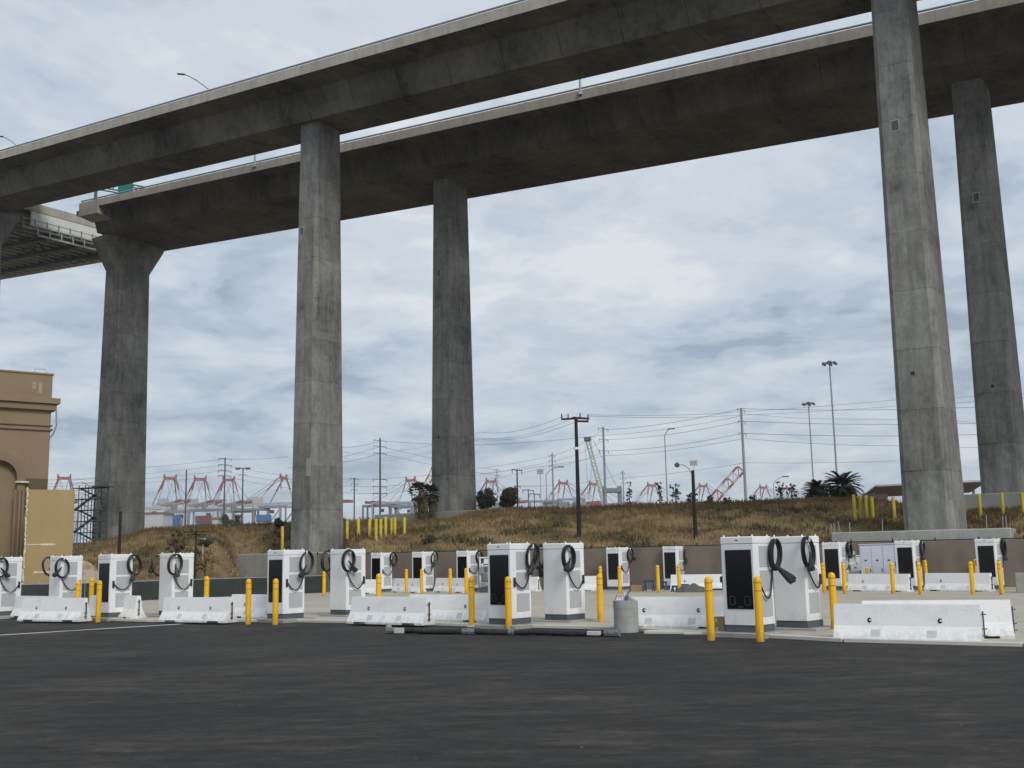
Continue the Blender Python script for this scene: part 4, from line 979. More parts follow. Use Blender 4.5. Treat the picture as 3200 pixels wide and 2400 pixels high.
fence('long brown windscreened chain link fence behind the back row of chargers', BF, 2.38, MT['screenfab'], MT['bearing'], 2.05, 'windscreen_fence')
GF = [V3((-33, 54.2, 0)), V3((-22.2, 56.9, 0)), V3((-17.6, 62.4, 0)), V3((-11.6, 67.0, 0))]
fence('low dark green windscreened fence at the left behind the chargers', GF, 1.08, MT['greenfab'], MT['steel'], 2.3, 'windscreen_fence', .02)

# ================================================================== LEFT BUILDING
Cb = atY(150, 1500, 66.0); Cb.z = 0; BY = R(37.7); ax = V3((math.cos(BY), math.sin(BY), 0)); bn = V3((math.sin(BY), -math.cos(BY), 0))
def zc(y, px=150): return atY(px, y, 66.0).z
def faceX(px, y):          # local x of the facade point seen at (px,y)
    d = ray(px, y); t = (Cb - V3((0, 0, CAM_H))).dot(bn) / d.dot(bn); P = V3((0, 0, CAM_H)) + d * t; return (P - Cb).dot(ax), P.z
r0 = thing('stucco_building', 'old tan stucco building with cornice and arched bay at the left edge', 'building', Cb, BY)
ZT = zc(1173); Z1, Z2 = zc(1284, 170), zc(1246, 170); XL = -16.0
acx, acz = faceX(-6, 1492); ro = faceX(78, 1488)[0] - acx; ri = faceX(53, 1500)[0] - acx; azs = acz
MB().box((XL / 2, 5.2, ZT / 2), (-XL, 9.6, ZT), 0).build('rear_wall', MT['tan'], r0)
st = [XL] + [acx - ri * math.cos(math.pi * i / 24) for i in range(25)] + [0.0]
vs = []; 
for x in st:
    inside = abs(x - acx) < ri - 1e-4
    zb = azs + math.sqrt(max(0, ri * ri - (x - acx) ** 2)) if inside else (0 if x in (XL, 0.0) else azs)
    vs += [(x, 0, zb), (x, .42, zb), (x, .42, ZT), (x, 0, ZT)]
fs = []
for i in range(len(st) - 1):
    for k_ in range(4): fs.append((i * 4 + k_, i * 4 + (k_ + 1) % 4, i * 4 + 4 + (k_ + 1) % 4, i * 4 + 4 + k_))
mb = MB(); mb.add(vs, fs + [(0, 1, 2, 3), ((len(st) - 1) * 4, (len(st) - 1) * 4 + 3, (len(st) - 1) * 4 + 2, (len(st) - 1) * 4 + 1)])
mb.box(((acx + ri) / 2, .21, azs / 2), (-(acx + ri), .42, azs)); mb.box(((XL + acx - ri) / 2, .21, azs / 2), (acx - ri - XL, .42, azs)); mb.build('facade', MT['tan'], r0)
mb = MB(); vs = []; 
for i in range(33):
    a_ = math.pi * i / 32
    for rr_, yy in ((ri - .02, -.10), (ro, -.10), (ro, .02), (ri - .02, .02)): vs.append((acx + rr_ * math.cos(a_), yy, azs + rr_ * math.sin(a_)))
fs = [(i * 4 + k_, i * 4 + (k_ + 1) % 4, i * 4 + 4 + (k_ + 1) % 4, i * 4 + 4 + k_) for i in range(32) for k_ in range(4)]
mb.add(vs, fs)
for sg in (-1, 1): mb.box((acx + sg * (ri + ro) / 2, -.04, azs / 2), (ro - ri, .12, azs))
mb.build('arch_band', MT['tand'], r0)
def strip(name, za, zb_, out_, mat, ext=.0, wrap=True):
    MB().box(((XL + out_) / 2, (-out_ + 4) / 2 - .0, (za + zb_) / 2), (-XL + out_, 4 + out_, zb_ - za), 0, .02).build(name, mat, r0)
strip('cornice', (Z1 + Z2) / 2 + .02, Z2, .42, MT['tan']); strip('cornice_bed', Z1, (Z1 + Z2) / 2 + .015, .26, MT['tand'])
strip('moulding', zc(1347), zc(1340), .12, MT['tand']); strip('moulding', zc(1333), zc(1328), .10, MT['tand']); strip('coping', ZT - .02, ZT + .10, .06, MT['tan'])
for x, y, w, h in ((107, 1204, .22, .42), (126, 1212, .22, .62), (94, 1253, .3, .22)):
    lx, lz = faceX(x, y); MB().box((lx, -.004, lz), (w, .012, h), 0, .003).build('paint_patch', MT['paintpatch'], r0)
for x in (46, 60, 71):
    lx, lz = faceX(x, 1530); MB().tube([(lx, -.22, 0), (lx, -.22, lz)], .075, 8).build('drain_pipe', MT['tand'] if x != 60 else MT['tan'], r0)
lx, lz = faceX(66, 1507); MB().box((lx, -.18, lz), (.75, .2, .10), 0, .01).build('pipe_bracket', MT['cream'], r0)
mb = MB(); lxc = .22; mb.tube([(lxc, -.3, Z1), (lxc + .05, -.3, Z1 - .9), (lxc - .1, -.15, Z1 - 1.5), (-.1, .0, Z1 - 1.7)], .05, 7); mb.build('gutter_pipe', MT['steel'], r0)
mb = MB(); mb.tube([(-1.0, .3, ZT), (-1.0, .3, ZT + .35), (-.4, .3, ZT + .38), (-.15, .3, ZT + .05), (-.12, .3, ZT - 1)], .02, 5); mb.build('roof_conduit', MT['steel'], r0)
# plywood clad annex
A0 = atY(72, 1826, 61.0); A0.z = 0; za = atY(72, 1530, 61.0).z; w_ = 2.46
r0 = thing('annex', 'plain sand coloured annex box in front of the stucco building', 'building', A0, R(25))
MB().box((w_ / 2, 1.0, za / 2), (w_, 2.0, za), 0, .01).build('wall', MT['tanl'], r0)
mb = MB(); z_ = .2
while z_ < za + .1:
    h_ = rnd.uniform(.10, .26); mb.box((rnd.uniform(-.03, .02), -.03, z_), (rnd.uniform(.05, .11), .05, h_), 0, .01); z_ += h_ * .5 + rnd.uniform(.02, .10)
tag(mb.build('crumbling_bead', MT['cream'], r0), kind='stuff')
for (x, y, w, h) in ((94, 1702, .7, .05), (132, 1702, .75, .10), (118, 1788, 1.0, .08)):
    q = atY(x, y, 61.6) - A0; MB().box((q.x * 1.08 + .42, -.004, q.z), (w, .01, h), 0, .002).build('stain', MT['cream'], r0)
# cable drum behind the green fence
p = atY(238, 1795, 60.5); r0 = thing('cable_drum', 'big weathered rust stained round drum beside the sand coloured annex', 'drum', (p.x, p.y, 0), R(8))
prof = [(1.12, -.45), (1.14, -.43), (1.14, -.36), (.8, -.35), (.8, .35), (1.14, .36), (1.14, .45)]
mb = MB(); mb.lathe(prof, 36); mb.v = [(x, z, y + 1.14) for x, y, z in mb.v]; mb.build('drum', MT['drum'], r0, smooth=True)
mb = MB(); mb.lathe([(.25, 0), (.25, .04)], 16); mb.v = [(x, z - .49, y + 1.14) for x, y, z in mb.v]; mb.build('hub', MT['woodl'], r0)

# scaffold stair at the flared left pier
Pc = atY(262, 1705, 128.5); zt = atY(262, 1512, 128.5).z; gz = hill_z(Pc.x, Pc.y)
r0 = thing('scaffold_stair', 'dark scaffold stair tower at the foot of the flared left pier', 'scaffold', (Pc.x - 1.6, Pc.y, gz - .2), R(-20)); Hs = zt - gz
for ix in range(5):
    for iy in range(2): MB().tube([(ix * .95, iy * 1.6, 0), (ix * .95, iy * 1.6, Hs - (1.2 if ix == 0 else 0))], .06, 6).build('upright', MT['steeld'], r0)
z_ = .6; i = 0
while z_ < Hs - .3:
    mb = MB(); mb.box((1.8, .8, z_), (3.7, 1.5, .08)); mb.build('platform', MT['steeld'], r0)
    mb = MB(); a_, b_ = ((.1, .3, z_), (3.3, .3, z_ + 1.9)) if i % 2 else ((3.3, 1.2, z_), (.1, 1.2, z_ + 1.3))
    if z_ + 1.3 < Hs: mb.beam(a_, b_, .5, .08); mb.build('stair_flight', MT['steeld'], r0)
    for dz in (.5, 1.0): MB().beam((-.2, -.02, z_ + dz), (3.8, -.02, z_ + dz), .05).build('guard_rail', MT['steel'], r0)
    MB().beam((-.2, 1.62, z_ + .9), (3.8, 1.62, z_ - .9), .05).build('brace', MT['steeld'], r0)
    z_ += 1.3; i += 1
MB().box((3.7, .9, Hs - .2), (1.4, 2.2, .12)).build('top_platform', MT['steeld'], r0)

# ================================================================== POLES, MASTS AND LINES
def pole_thing(name, label, cat, xb, yt, Y, r, mat, arms=(), group=None, yb=1700, r2=None):
    P = atY(xb, yb, Y); top = atY(xb - (yb - yt) * (.0202 + (xb - 1600) * 4.4e-5) , yt, Y).z
    try: gz = hill_z(P.x, P.y) - .3
    except Exception: gz = -.12
    if Y > 190: gz = -.12
    if Y > 140: r *= .72; arms = [(a_, b_ * .78, c_ + .5, d_ * .8) for a_, b_, c_, d_ in arms]
    r0 = thing(name, label, cat, (P.x, P.y, gz), 0, group); H = top - gz
    MB().tube([(0, 0, 0), (0, 0, H)], [r, r2 or r * .7], 10).build('pole', mat, r0)
    for (y, half, yaw, th) in arms:
        z_ = atY(xb - (yb - y) * .02, y, Y).z - gz; c, s_ = math.cos(yaw), math.sin(yaw)
        arm = MB().beam((-half * c, -half * s_, z_), (half * c, half * s_, z_), th).build('crossarm', mat, r0)
        for k_ in (-1, 1):
            MB().tube([(k_ * half * .95 * c, k_ * half * .95 * s_, z_), (k_ * half * .95 * c, k_ * half * .95 * s_, z_ - th * 5)], th * .45, 5).build('insulator', MT['steeld'], arm)
    return r0, P, gz, H
POLES = {}
def TP(key, *a, **k):
    r_ = pole_thing(*a, **k); POLES[key] = r_; return r_
TP('U1', 'utility_pole', 'tall near black wooden utility pole with crossarm rising behind the centre charger', 'utility pole', 1811, 1304, 70, .15, MT['wood'])
r0, P, gz, H = POLES['U1']
mb = MB(); mb.beam((-.95, -.1, H - .12), (.35, .1, H - .05), .12); mb.build('crossarm', MT['wood'], r0)
mb = MB(); mb.beam((-.2, 0, H - .02), (.9, .9, H - .0), .12); mb.build('crossarm', MT['wood'], r0)
mb = MB(); mb.beam((.1, 0, H - .25), (.75, -.5, H - .35), .12); mb.build('crossarm', MT['wood'], r0)
for (x, y, z) in ((-.92, -.1, .0), (.85, .85, .05), (.72, -.48, -.3), (.3, .3, .06), (-.5, -.05, -.02)): MB().tube([(x, y, H + z - .05), (x, y, H + z + .24)], [.06, .04], 6).build('insulator', MT['steeld'], r0)
MB().tube([(0, 0, H - 2.1), (0, 0, H - 1.95)], .17, 8).build('white_band', MT['white'], r0)
TP('U2', 'lamp_post', 'black wooden pole with small lamp arm pointing left, in front of the embankment', 'street lamp', 2175, 1470, 65.5, .13, MT['wood'])
r0, P, gz, H = POLES['U2']; MB().tube([(0, 0, H - .3), (-.25, 0, H + .15), (-.55, 0, H + .35), (-.8, 0, H + .35)], .03, 6).build('arm', MT['steel'], r0); MB().lathe([(.05, .12), (.16, .0), (.14, -.12), (.05, -.18)], 10, (-.92, 0, H + .38)).build('lamp_head', MT['steeld'], r0)
TP('U3', 'wooden_pole', 'short thick black pole standing behind the leftmost display charger', 'pole', 372, 1598, 61, .10, MT['wood'], r2=.075, yb=1735)
r0, P, gz, H = POLES['U3']; MB().tube([(0, 0, H - 2.3), (.3, 0, H - 2.0), (.42, 0, H - 2.4), (.3, 0, H - 3)], .02, 5).build('cable_loop', MT['wire'], r0)
TP('U4', 'utility_pole', 'thin dark pole with tilted crossarms on the left part of the slope', 'utility pole', 609, 1658, 62, .065, MT['wood'], yb=1808)
r0, P, gz, H = POLES['U4']
for (a_, b_) in (((-.45, -.8, H - .1), (.5, .9, H - .05)), ((-.5, .5, H + .1), (.35, -.5, H - .3)), ((-.2, 0, H - .2), (.55, .1, H - .25))): MB().beam(a_, b_, .05).build('crossarm', MT['wood'], r0)
YA = R(25)
G3 = 'distant steel transmission poles'
TP('T1', 'transmission_pole', 'tall steel transmission pole with three double arms right of the raised red boom', 'transmission pole', 2332, 1275, 180, .38, MT['greyc'], ((1280, 1.9, YA, .12), (1317, 1.9, YA, .12), (1354, 1.9, YA, .12)), G3, 1580)
TP('T2', 'transmission_pole', 'steel transmission pole beside the green lattice boom', 'transmission pole', 1893, 1334, 230, .42, MT['greyc'], ((1340, 2.6, YA, .14), (1374, 2.4, YA, .14), (1408, 2.4, YA, .14)), G3, 1580)
TP('T3', 'transmission_pole', 'distant steel transmission pole left of the near black utility pole', 'transmission pole', 1730, 1415, 290, .42, MT['greyc'], ((1424, 1.6, YA, .16), (1440, 2.2, YA, .16), (1456, 1.8, YA, .16)), G3, 1590)
TP('T4', 'transmission_pole', 'tall double circuit transmission pole between the two left piers, over the yellow posts', 'transmission pole', 1188, 1369, 240, .36, MT['steeld'], ((1377, 2.6, YA, .13), (1395, 2.6, YA, .13), (1417, 2.6, YA, .13), (1498, 2.9, YA, .16), (1521, 2.9, YA, .16), (1542, 2.9, YA, .16)), G3, 1615)
TP('T5', 'transmission_pole', 'shorter transmission pole by the red and white boom tip between the left piers', 'transmission pole', 1107, 1493, 300, .34, MT['steeld'], ((1496, 2.2, YA, .16), (1513, 1.6, YA, .14), (1531, 1.6, YA, .14)), G3, 1612)
TP('T6', 'transmission_pole', 'transmission pole with four crossarms above the left port cranes', 'transmission pole', 699, 1430, 330, .40, MT['steeld'], ((1434, 3.2, YA, .2), (1453, 3.2, YA, .2), (1471, 3.2, YA, .2), (1487, 3.2, YA, .2)), G3, 1650)
TP('T7', 'utility_pole', 'bare thin pole between the first two left port cranes', 'utility pole', 578, 1469, 300, .38, MT['steeld'], (), None, 1650)
TP('T9', 'utility_pole', 'thin grey pole with side brackets right of the second left pier', 'utility pole', 1555, 1465, 260, .2, MT['greyc'], ((1469, .9, 0, .1), (1486, .7, 0, .1), (1502, .7, 0, .1)), None, 1590)
TP('T10', 'utility_pole', 'dark utility pole with one crossarm right of the round trees', 'utility pole', 1618, 1467, 150, .19, MT['wood'], ((1469, 1.5, YA, .14), (1519, .9, YA, .1)), None, 1590)
TP('T11', 'utility_pole', 'short grey utility pole left of the distant thin shrubs, centre right', 'utility pole', 1950, 1470, 260, .24, MT['greyc'], ((1477, 1.2, YA, .12), (1494, 1.4, YA, .12), (1509, 1.2, YA, .12)), None, 1580)
TP('T12', 'utility_pole', 'low pole with wide crossarm, left of two behind the slope crest', 'utility pole', 1652, 1528, 170, .13, MT['steeld'], ((1532, 1.9, YA, .14),), None, 1592)
TP('T13', 'utility_pole', 'low pole with wide crossarm, right of two behind the slope crest', 'utility pole', 1671, 1541, 170, .13, MT['steeld'], ((1544, 1.9, YA, .14),), None, 1594)
TP('T14', 'utility_pole', 'low pole with crossarm beside the date palms', 'utility pole', 2492, 1532, 170, .13, MT['steeld'], ((1536, 1.0, YA, .12),), None, 1570)
def mast(key, label, xb, yt, Y, r, yb=1570, n=6, wid=1.0):
    TP(key, 'light_mast', label, 'light mast', xb, yt, Y, r, MT['steel'] if n > 4 else MT['greyc'], (), 'tall masts with lamp rings', yb); r0, P, gz, H = POLES[key]
    mb = MB(); mb.lathe([(.25 * wid, 0), (.45 * wid, .3), (.3 * wid, .55)], 10, (0, 0, H - .3)); mb.build('lamp_carrier', MT['steeld'], r0)
    for k_ in range(n):
        a = 2 * math.pi * k_ / n; c = V3((math.cos(a), math.sin(a), 0)) * 1.15 * wid
        MB().lathe([(.12, .2), (.26 * wid, 0), (.24 * wid, -.2)], 8, (c.x, c.y, H - .15)).beam((0, 0, H), (c.x, c.y, H), .08).build('lamp', MT['steeld'], r0)
mast('M1', 'tallest lamp mast, right, topped by a ring of lamps, behind the date palms', 2620, 1133, 150, .20, 1555, 6, .78)
mast('M2', 'second lamp mast with ring of lamps, left of the tallest mast', 2544, 1260, 190, .20, 1540, 6, .85)
TP('M3', 'light_mast', 'lamp mast with two twin heads behind the left port cranes', 'light mast', 756, 1463, 260, .30, MT['steeld'], ((1484, 1.3, 0, .12),), None, 1650); r0, P, gz, H = POLES['M3']
MB().beam((-1.6, 0, H), (1.6, 0, H), .16).build('crossarm', MT['steeld'], r0)
for x in (-1.5, -.9, .9, 1.5): MB().box((x, -.1, H - .1), (.5, .4, .5), 0, .05).build('lamp', MT['steeld'], r0)
def flood(key, label, xb, yt, Y, r, w, yb=1590):
    TP(key, 'floodlight', label, 'floodlight', xb, yt + 10, Y, r, MT['greyc'], (), None, yb); r0, P, gz, H = POLES[key]
    MB().box((0, 0, H + .0), (w * 1.05, .15, w * .75)).build('frame', MT['steel'], r0)
    for i in range(3):
        for j in range(2): MB().box(((i - 1) * w * .34, -.18, H + (j - .5) * w * .38), (w * .26, .2, w * .26), 0, .03).build('lamp', MT['cwhite'], r0)
flood('F1', 'floodlight panel on a thin mast left of the near black utility pole', 1691, 1463, 300, .16, 1.7)
flood('F2', 'floodlight panel on a thin mast above the black lamp pole', 2174, 1436, 300, .16, 1.9, 1575)
def cobra(key, label, xb, yt, Y, dx, r, yb=1575, mat='greyc'):
    TP(key, 'street_lamp', label, 'street lamp', xb, yt + 22, Y, r, MT[mat], (), 'curved arm street lamps beyond the slope', yb); r0, P, gz, H = POLES[key]
    sc_ = Y / F_PX; q = [V3((0, 0, H - .1))]
    for t in (.15, .35, .6, .85, 1): q.append(V3((dx * sc_ * t, 0, H + 22 * sc_ * (1 - (1 - t) ** 2.2))))
    MB().tube(q, r * .55, 6).build('arm', MT[mat], r0); MB().box((dx * sc_ * 1.1, 0, q[-1].z), (20 * sc_, .3, .14), 0, .03).build('lamp_head', MT['steeld'], r0)
cobra('C1', 'grey street lamp with curved arm left of the black lamp pole', 2086, 1340, 150, 20, .13)
cobra('C2', 'street lamp with long curved arm between distant pylon and near utility pole', 1709, 1460, 150, 42, .10, 1590)
cobra('C3', 'low street lamp with long curved arm left of the date palms', 2420, 1490, 150, 36, .08, 1568)
def wire(label, pts, r=.035, sag=.0):
    W_ = [atY(x, y, Y) for x, y, Y in pts]; q = []
    for a, b in zip(W_, W_[1:]):
        n = 9
        for i in range(n): t = i / n; c = a.lerp(b, t); c.z -= sag * (b - a).length * 4 * t * (1 - t) / 100; q.append(c)
    q.append(W_[-1]); mb = MB(); mb.tube(q, r, 4); o = mb.build('power_line', MT['wire']); tag(o, label, 'power line', 'overhead lines crossing the sky')
WG = [
 ([(1772, 1296, 70), (1500, 1350, 100), (1060, 1412, 150)], .014, 1.6), ([(1800, 1318, 70), (1500, 1372, 100), (1060, 1440, 150)], .014, 1.6), ([(1778, 1312, 70), (1500, 1368, 100), (1060, 1432, 150)], .012, 1.6),
 ([(1842, 1296, 70), (2300, 1288, 95), (2790, 1250, 92), (3220, 1228, 88)], .014, .5), ([(1836, 1300, 70), (2300, 1298, 95), (2790, 1270, 92), (3220, 1242, 88)], .014, .5),
 ([(3250, 1262, 170), (2318, 1277, 180), (1884, 1343, 230), (1727, 1424, 290), (1190, 1497, 240), (700, 1453, 330), (150, 1500, 300)], .04, 1.2),
 ([(3250, 1316, 170), (2320, 1316, 180), (1890, 1374, 230), (1728, 1441, 290), (1190, 1521, 240), (700, 1471, 330), (150, 1512, 300)], .04, 1.2),
 ([(3250, 1350, 170), (2322, 1354, 180), (1890, 1409, 230), (1728, 1456, 290), (1190, 1543, 240), (700, 1487, 330), (150, 1520, 300)], .04, 1.2),
 ([(3250, 1395, 190), (2800, 1393, 190), (2325, 1370, 180), (1893, 1424, 230), (1500, 1480, 260)], .035, 1.0),
 ([(1060, 1398, 200), (1190, 1377, 240), (1500, 1390, 230), (1884, 1360, 230), (2312, 1300, 180)], .04, 1.0),
 ([(900, 1427, 300), (700, 1434, 330), (300, 1472, 320)], .05, 1.0), ([(900, 1450, 300), (1190, 1395, 240), (1560, 1470, 260)], .04, 1.2), ([(900, 1462, 300), (1190, 1417, 240), (1560, 1486, 260)], .04, 1.2),
 ([(2800, 1440, 220), (2330, 1446, 220), (1950, 1494, 260)], .035, .7), ([(1950, 1477, 260), (1618, 1519, 150)], .03, .8), ([(3250, 1330, 190), (2900, 1310, 190), (2500, 1307, 190), (2320, 1292, 180)], .03, .4)]
WL = ['line sloping down left from the near black pole to the left piers, topmost', 'line sloping down left from the near black pole, lowest of three', 'line sloping down left from the near black pole, middle of three', 'upper line running right from the near black pole behind the right pier',
 'lower line running right from the near black pole behind the right pier', 'line along the top arms of the steel transmission poles', 'line along the middle arms of the steel transmission poles', 'line along the lowest arms of the steel transmission poles', 'low line right of the tall transmission pole crossing both lamp masts',
 'line from the double circuit pole to the tall right transmission pole top', 'line at the top arm of the pole above the left port cranes', 'line from the tall left pier to the second arm of the double circuit pole', 'line from the tall left pier to the third arm of the double circuit pole', 'lowest faint line between the tall transmission pole and the right pier',
 'short line between two small poles right of the second pier', 'faint line right of the tall transmission pole between higher lines']
for (w_, r_, sg), wl in zip(WG, WL): wire('thin ' + wl, w_, r_ * .75, sg)

# ================================================================== PORT BEYOND
def crane_parts():
    P = {}
    P['leg'] = []
    for (x, y) in ((-15, -13), (15, -13), (-15, 13), (15, 13)): P['leg'].append(MB().beam((x, y, 0), (x, y, 56), 2.2).mesh('leg', MT['whitec']))
    mb = MB()
    for y in (-13, 13): mb.beam((-15, y, 18), (15, y, 18), 2.2); mb.beam((-15, y, 18), (15, y, 52), 1.1)
    for x in (-15, 15): mb.beam((x, -13, 54), (x, 13, 54), 2); mb.beam((x, -13, 18), (x, 13, 18), 2)
    P['portal'] = [mb.mesh('portal_frame', MT['whitec'])]
    mb = MB()
    for y in (-4, 4): mb.beam((-38, y, 57), (22, y, 57), 1.3, 2.6)
    P['girder'] = [mb.mesh('back_girder', MT['whitec'])]
    mb = MB()
    for y in (-4, 4): mb.beam((22, y, 57), (62, y, 57), 1.3, 2.4)
    for x in range(26, 62, 8): mb.beam((x, -4, 57), (x, 4, 57), .8)
    P['boom'] = [mb.mesh('boom', MT['whitec'])]
    mb = MB()
    for y in (-4, 4): mb.beam((62.1, y, 57), (84, y, 57), 1.4, 2.6)
    mb.beam((84, -4, 57), (84, 4, 57), 1.4); P['tip'] = [mb.mesh('boom_tip', MT['redc'])]
    mb = MB()
    for y in (-13, 13): mb.beam((12.5, y * .625, 71), (10, y * .35, 84), 1.2); mb.beam((-3, y * .625, 70), (7, y * .35, 82), 1.0)
    P['aframe'] = [mb.mesh('mast_frame', MT['redc'])]
    mb = MB()
    for y in (-13, 13): mb.beam((15, y * .9, 58), (12.5, y * .625, 71), 1.0); mb.beam((-13, y * .9, 58), (-3, y * .625, 70), .9)
    P['lower'] = [mb.mesh('mast_legs', MT['whitec'])]
    mb = MB(); mb.beam((10, -5.5, 82), (10, 5.5, 82), 2.6); mb.beam((10, -5.5, 82), (10, -5.5, 86), 1.3); mb.beam((10, 5.5, 82), (10, 5.5, 86), 1.3); P['apex'] = [mb.mesh('apex_beam', MT['redc'])]
    mb = MB()
    for y in (-4, 4):
        mb.beam((10, y, 84), (76, y, 58), .38); mb.beam((10, y, 83), (44, y, 58), .34); mb.beam((10, y, 84), (-36, y, 58), .34)
    P['stay'] = [mb.mesh('stay_bars', MT['greyc'])]
    P['house'] = [MB().box((-22, 0, 61.5), (13, 9, 6)).mesh('machine_house', MT['whitec'])]
    P['cab'] = [MB().box((34, 0, 53), (5, 5, 4)).mesh('trolley', MT['greyc'])]
    return P
CP = crane_parts()
CN = dict(leg='leg', portal='portal_frame', girder='back_girder', boom='boom', tip='boom_tip', aframe='mast_frame', apex='apex_beam', lower='mast_legs', stay='stay_bars', house='machine_house', cab='trolley')
def crane(label, px, ya, yaw, skip=()):
    d = ray(px, ya); horizon_d = d.z / d.y; Y = (85 - CAM_H) / horizon_d; P = V3((0, 0, CAM_H)) + d * (Y / d.y)
    r0 = thing('port_crane', label, 'crane', (P.x - 10 * math.cos(yaw), P.y - 10 * math.sin(yaw), -.12), yaw, 'red and white ship to shore cranes')
    for k_, L_ in CP.items():
        if k_ in skip: continue
        for m_ in L_: inst(CN[k_], m_, r0)
    return r0
for lb, x, y, yw in (
 ('port crane top showing between the stucco building and the scaffold stair', 201, 1484, -62), ('leftmost port crane right of the flared pier', 532, 1485, -62), ('second port crane right of the flared pier, between bare pole and crossarm pole', 626, 1488, -62),
 ('third port crane, just right of the pole with four crossarms', 715, 1490, -62), ('port crane partly hidden by the tall left pier, boom reaching out to its right', 886, 1484, -20), ('port crane left of the fan palm between the two left piers', 1283, 1492, -118),
 ('port crane behind the round trees right of the second pier', 1534, 1496, -62), ('port crane left of the near black utility pole', 1760, 1501, -60), ('port crane right of the near black utility pole, under the green boom', 1855, 1504, -60), ('port crane left of the grey curved lamp', 2036, 1509, -60),
 ('port crane just right of the black lamp pole', 2197, 1511, -62), ('small far port crane right of the tall transmission pole', 2385, 1516, -60), ('small far port crane left of the date palms behind thin shrubs', 2467, 1519, -60)):
    crane(lb, x, y, R(yw))
def raised(label, xa, ya, xb, yb, Y, wid, bands):
    A, B = atY(xa, ya, Y), atY(xb, yb, Y); A = A + (A - B) * .35; r0 = thing('raised_boom', label, 'crane boom', (A.x, A.y, -.12)); o0 = V3((A.x, A.y, -.12)); d = (B - A); nv = V3((-d.z, 0, d.x)).normalized() * wid / 2; y2 = V3((0, wid, 0))
    n = bands
    for i in range(n):
        a, b = A + d * (i / n) - o0, A + d * ((i + 1) / n) - o0; mb = MB()
        for sx in (-1, 1):
            for dy in (0, 1): mb.beam(a + nv * sx + y2 * dy, b + nv * sx + y2 * dy, wid * .18)
        mb.beam(a - nv, b + nv, wid * .09); mb.beam(b - nv, b + nv, wid * .14); mb.beam(a - nv, a - nv + y2, wid * .12); mb.beam(a + nv, a + nv + y2, wid * .12)
        mb.build('lattice_section', MT['redc'] if i % 2 == 0 else MT['whitec'], r0)
    for sx in (-6, 6): MB().beam((sx, 0, 0), (0, 0, A.z - o0.z), 2.0).build('leg', MT['whitec'], r0)
    return r0
raised('big red and white raised crane boom leaning right beside the tall transmission pole', 2232, 1560, 2316, 1466, 620, 4.6, 7)
raised('thin red raised crane boom beside the fan palm, partly behind the second pier', 1330, 1520, 1362, 1450, 700, 3.0, 5)
# green lattice crawler boom
A, B = atY(1893, 1585, 420), atY(1836, 1372, 420); r0 = thing('lattice_crane', 'pale green lattice crane boom leaning left behind the near utility pole', 'crane', (A.x, A.y, -.12)); o0 = V3((A.x, A.y, -.12)); A = A + (A - B) * (A.z / (B.z - A.z)) * .8
d = B - A; nv = V3((-d.z, 0, d.x)).normalized() * .95; n = 30; mb = MB()
for sx in (-1, 1):
    for dy in (0, 2.6): mb.beam(A + nv * sx + V3((0, dy, 0)) - o0, B + nv * sx * .6 + V3((0, dy, 0)) - o0, .32)
for i in range(n): a, b = A + d * (i / n), A + d * ((i + 1) / n); sg = 1 if i % 2 else -1; mb.beam(a + nv * sg - o0, b - nv * sg - o0, .2); mb.beam(a - nv * sg + V3((0, 2.6, 0)) - o0, b + nv * sg + V3((0, 2.6, 0)) - o0, .2)
mb.build('boom', MT['green'], r0); MB().box(tuple(B - o0), (2.6, 1.6, 1.6), R(5), .2).build('boom_head', MT['steeld'], r0)
mb = MB(); mb.beam(B + V3((-1, 0, 0)) - o0, atY(1838, 1560, 420) - o0, .14); mb.beam(B + V3((1.5, 0, 0)) - o0, atY(1846, 1560, 420) - o0, .14); mb.beam(B + V3((2, 0, 0)) - o0, atY(1952, 1570, 420) - o0, .16); mb.build('hoist_cables', MT['greyc'], r0)
MB().box((A - o0) + V3((8, 3, 3)), (16, 7, 6), 0, .4).build('crawler_base', MT['steeld'], r0)
r0 = thing('straddle_frame', 'dark blue straddle frame just right of the green lattice boom', 'crane', (atY(1915, 1600, 380).x, 380, -.12)); H = atY(1915, 1518, 380).z
for sx in (-2.6, 2.6): MB().box((sx, 0, H / 2), (1.3, 2, H), 0, .1).build('leg', MT['greyblue'], r0)
MB().box((0, 0, H - 1.5), (6.6, 3, 1.6), 0, .2).build('top_beam', MT['greyblue'], r0)
def stack(label, px, yt, yb, Y, wpx, cols, n=1):
    A = atY(px, yb, Y); z1 = atY(px, yt, Y).z; w = wpx * Y / F_PX; lev = len(cols); h = 2.75; r0 = thing('container_stack', label, 'containers', (A.x, A.y, -.12), 0, 'stacked shipping containers at the port')
    z = z1 + .12
    i = 0
    while z > 0:
        hh = min(h * 1.6, z); me = MB().box((w / 2, 3, z - hh / 2), (w, 6, hh - .25), 0, .1)
        me.build('container', MT[cols[i % lev]], r0); z -= hh; i += 1
stack('left container stack with blue top tier over maroon and white, below the port cranes', 513, 1609, 1660, 640, 42, ('cblue', 'cblue', 'cred', 'cwhite', 'cred', 'cred', 'cbrown'))
stack('middle container stack with maroon, blue and white tiers', 609, 1611, 1650, 640, 44, ('cred', 'cblue', 'cblue', 'cwhite', 'cbrown', 'cred'))
stack('right container stack with blue top above white, near the tall left pier', 800, 1608, 1640, 640, 41, ('cblue', 'cwhite', 'cbrown', 'cbrown'))
stack('low red container row peeping over the crest right of the near utility pole', 1850, 1570, 1600, 640, 38, ('redc', 'cwhite', 'cred'))
stack('low maroon container row peeping over the crest under the far crane', 1790, 1578, 1600, 700, 45, ('cred', 'cwhite'))
stack('pale container block between the bare pole and the floodlight mast', 660, 1612, 1650, 700, 38, ('whitec', 'cwhite'))
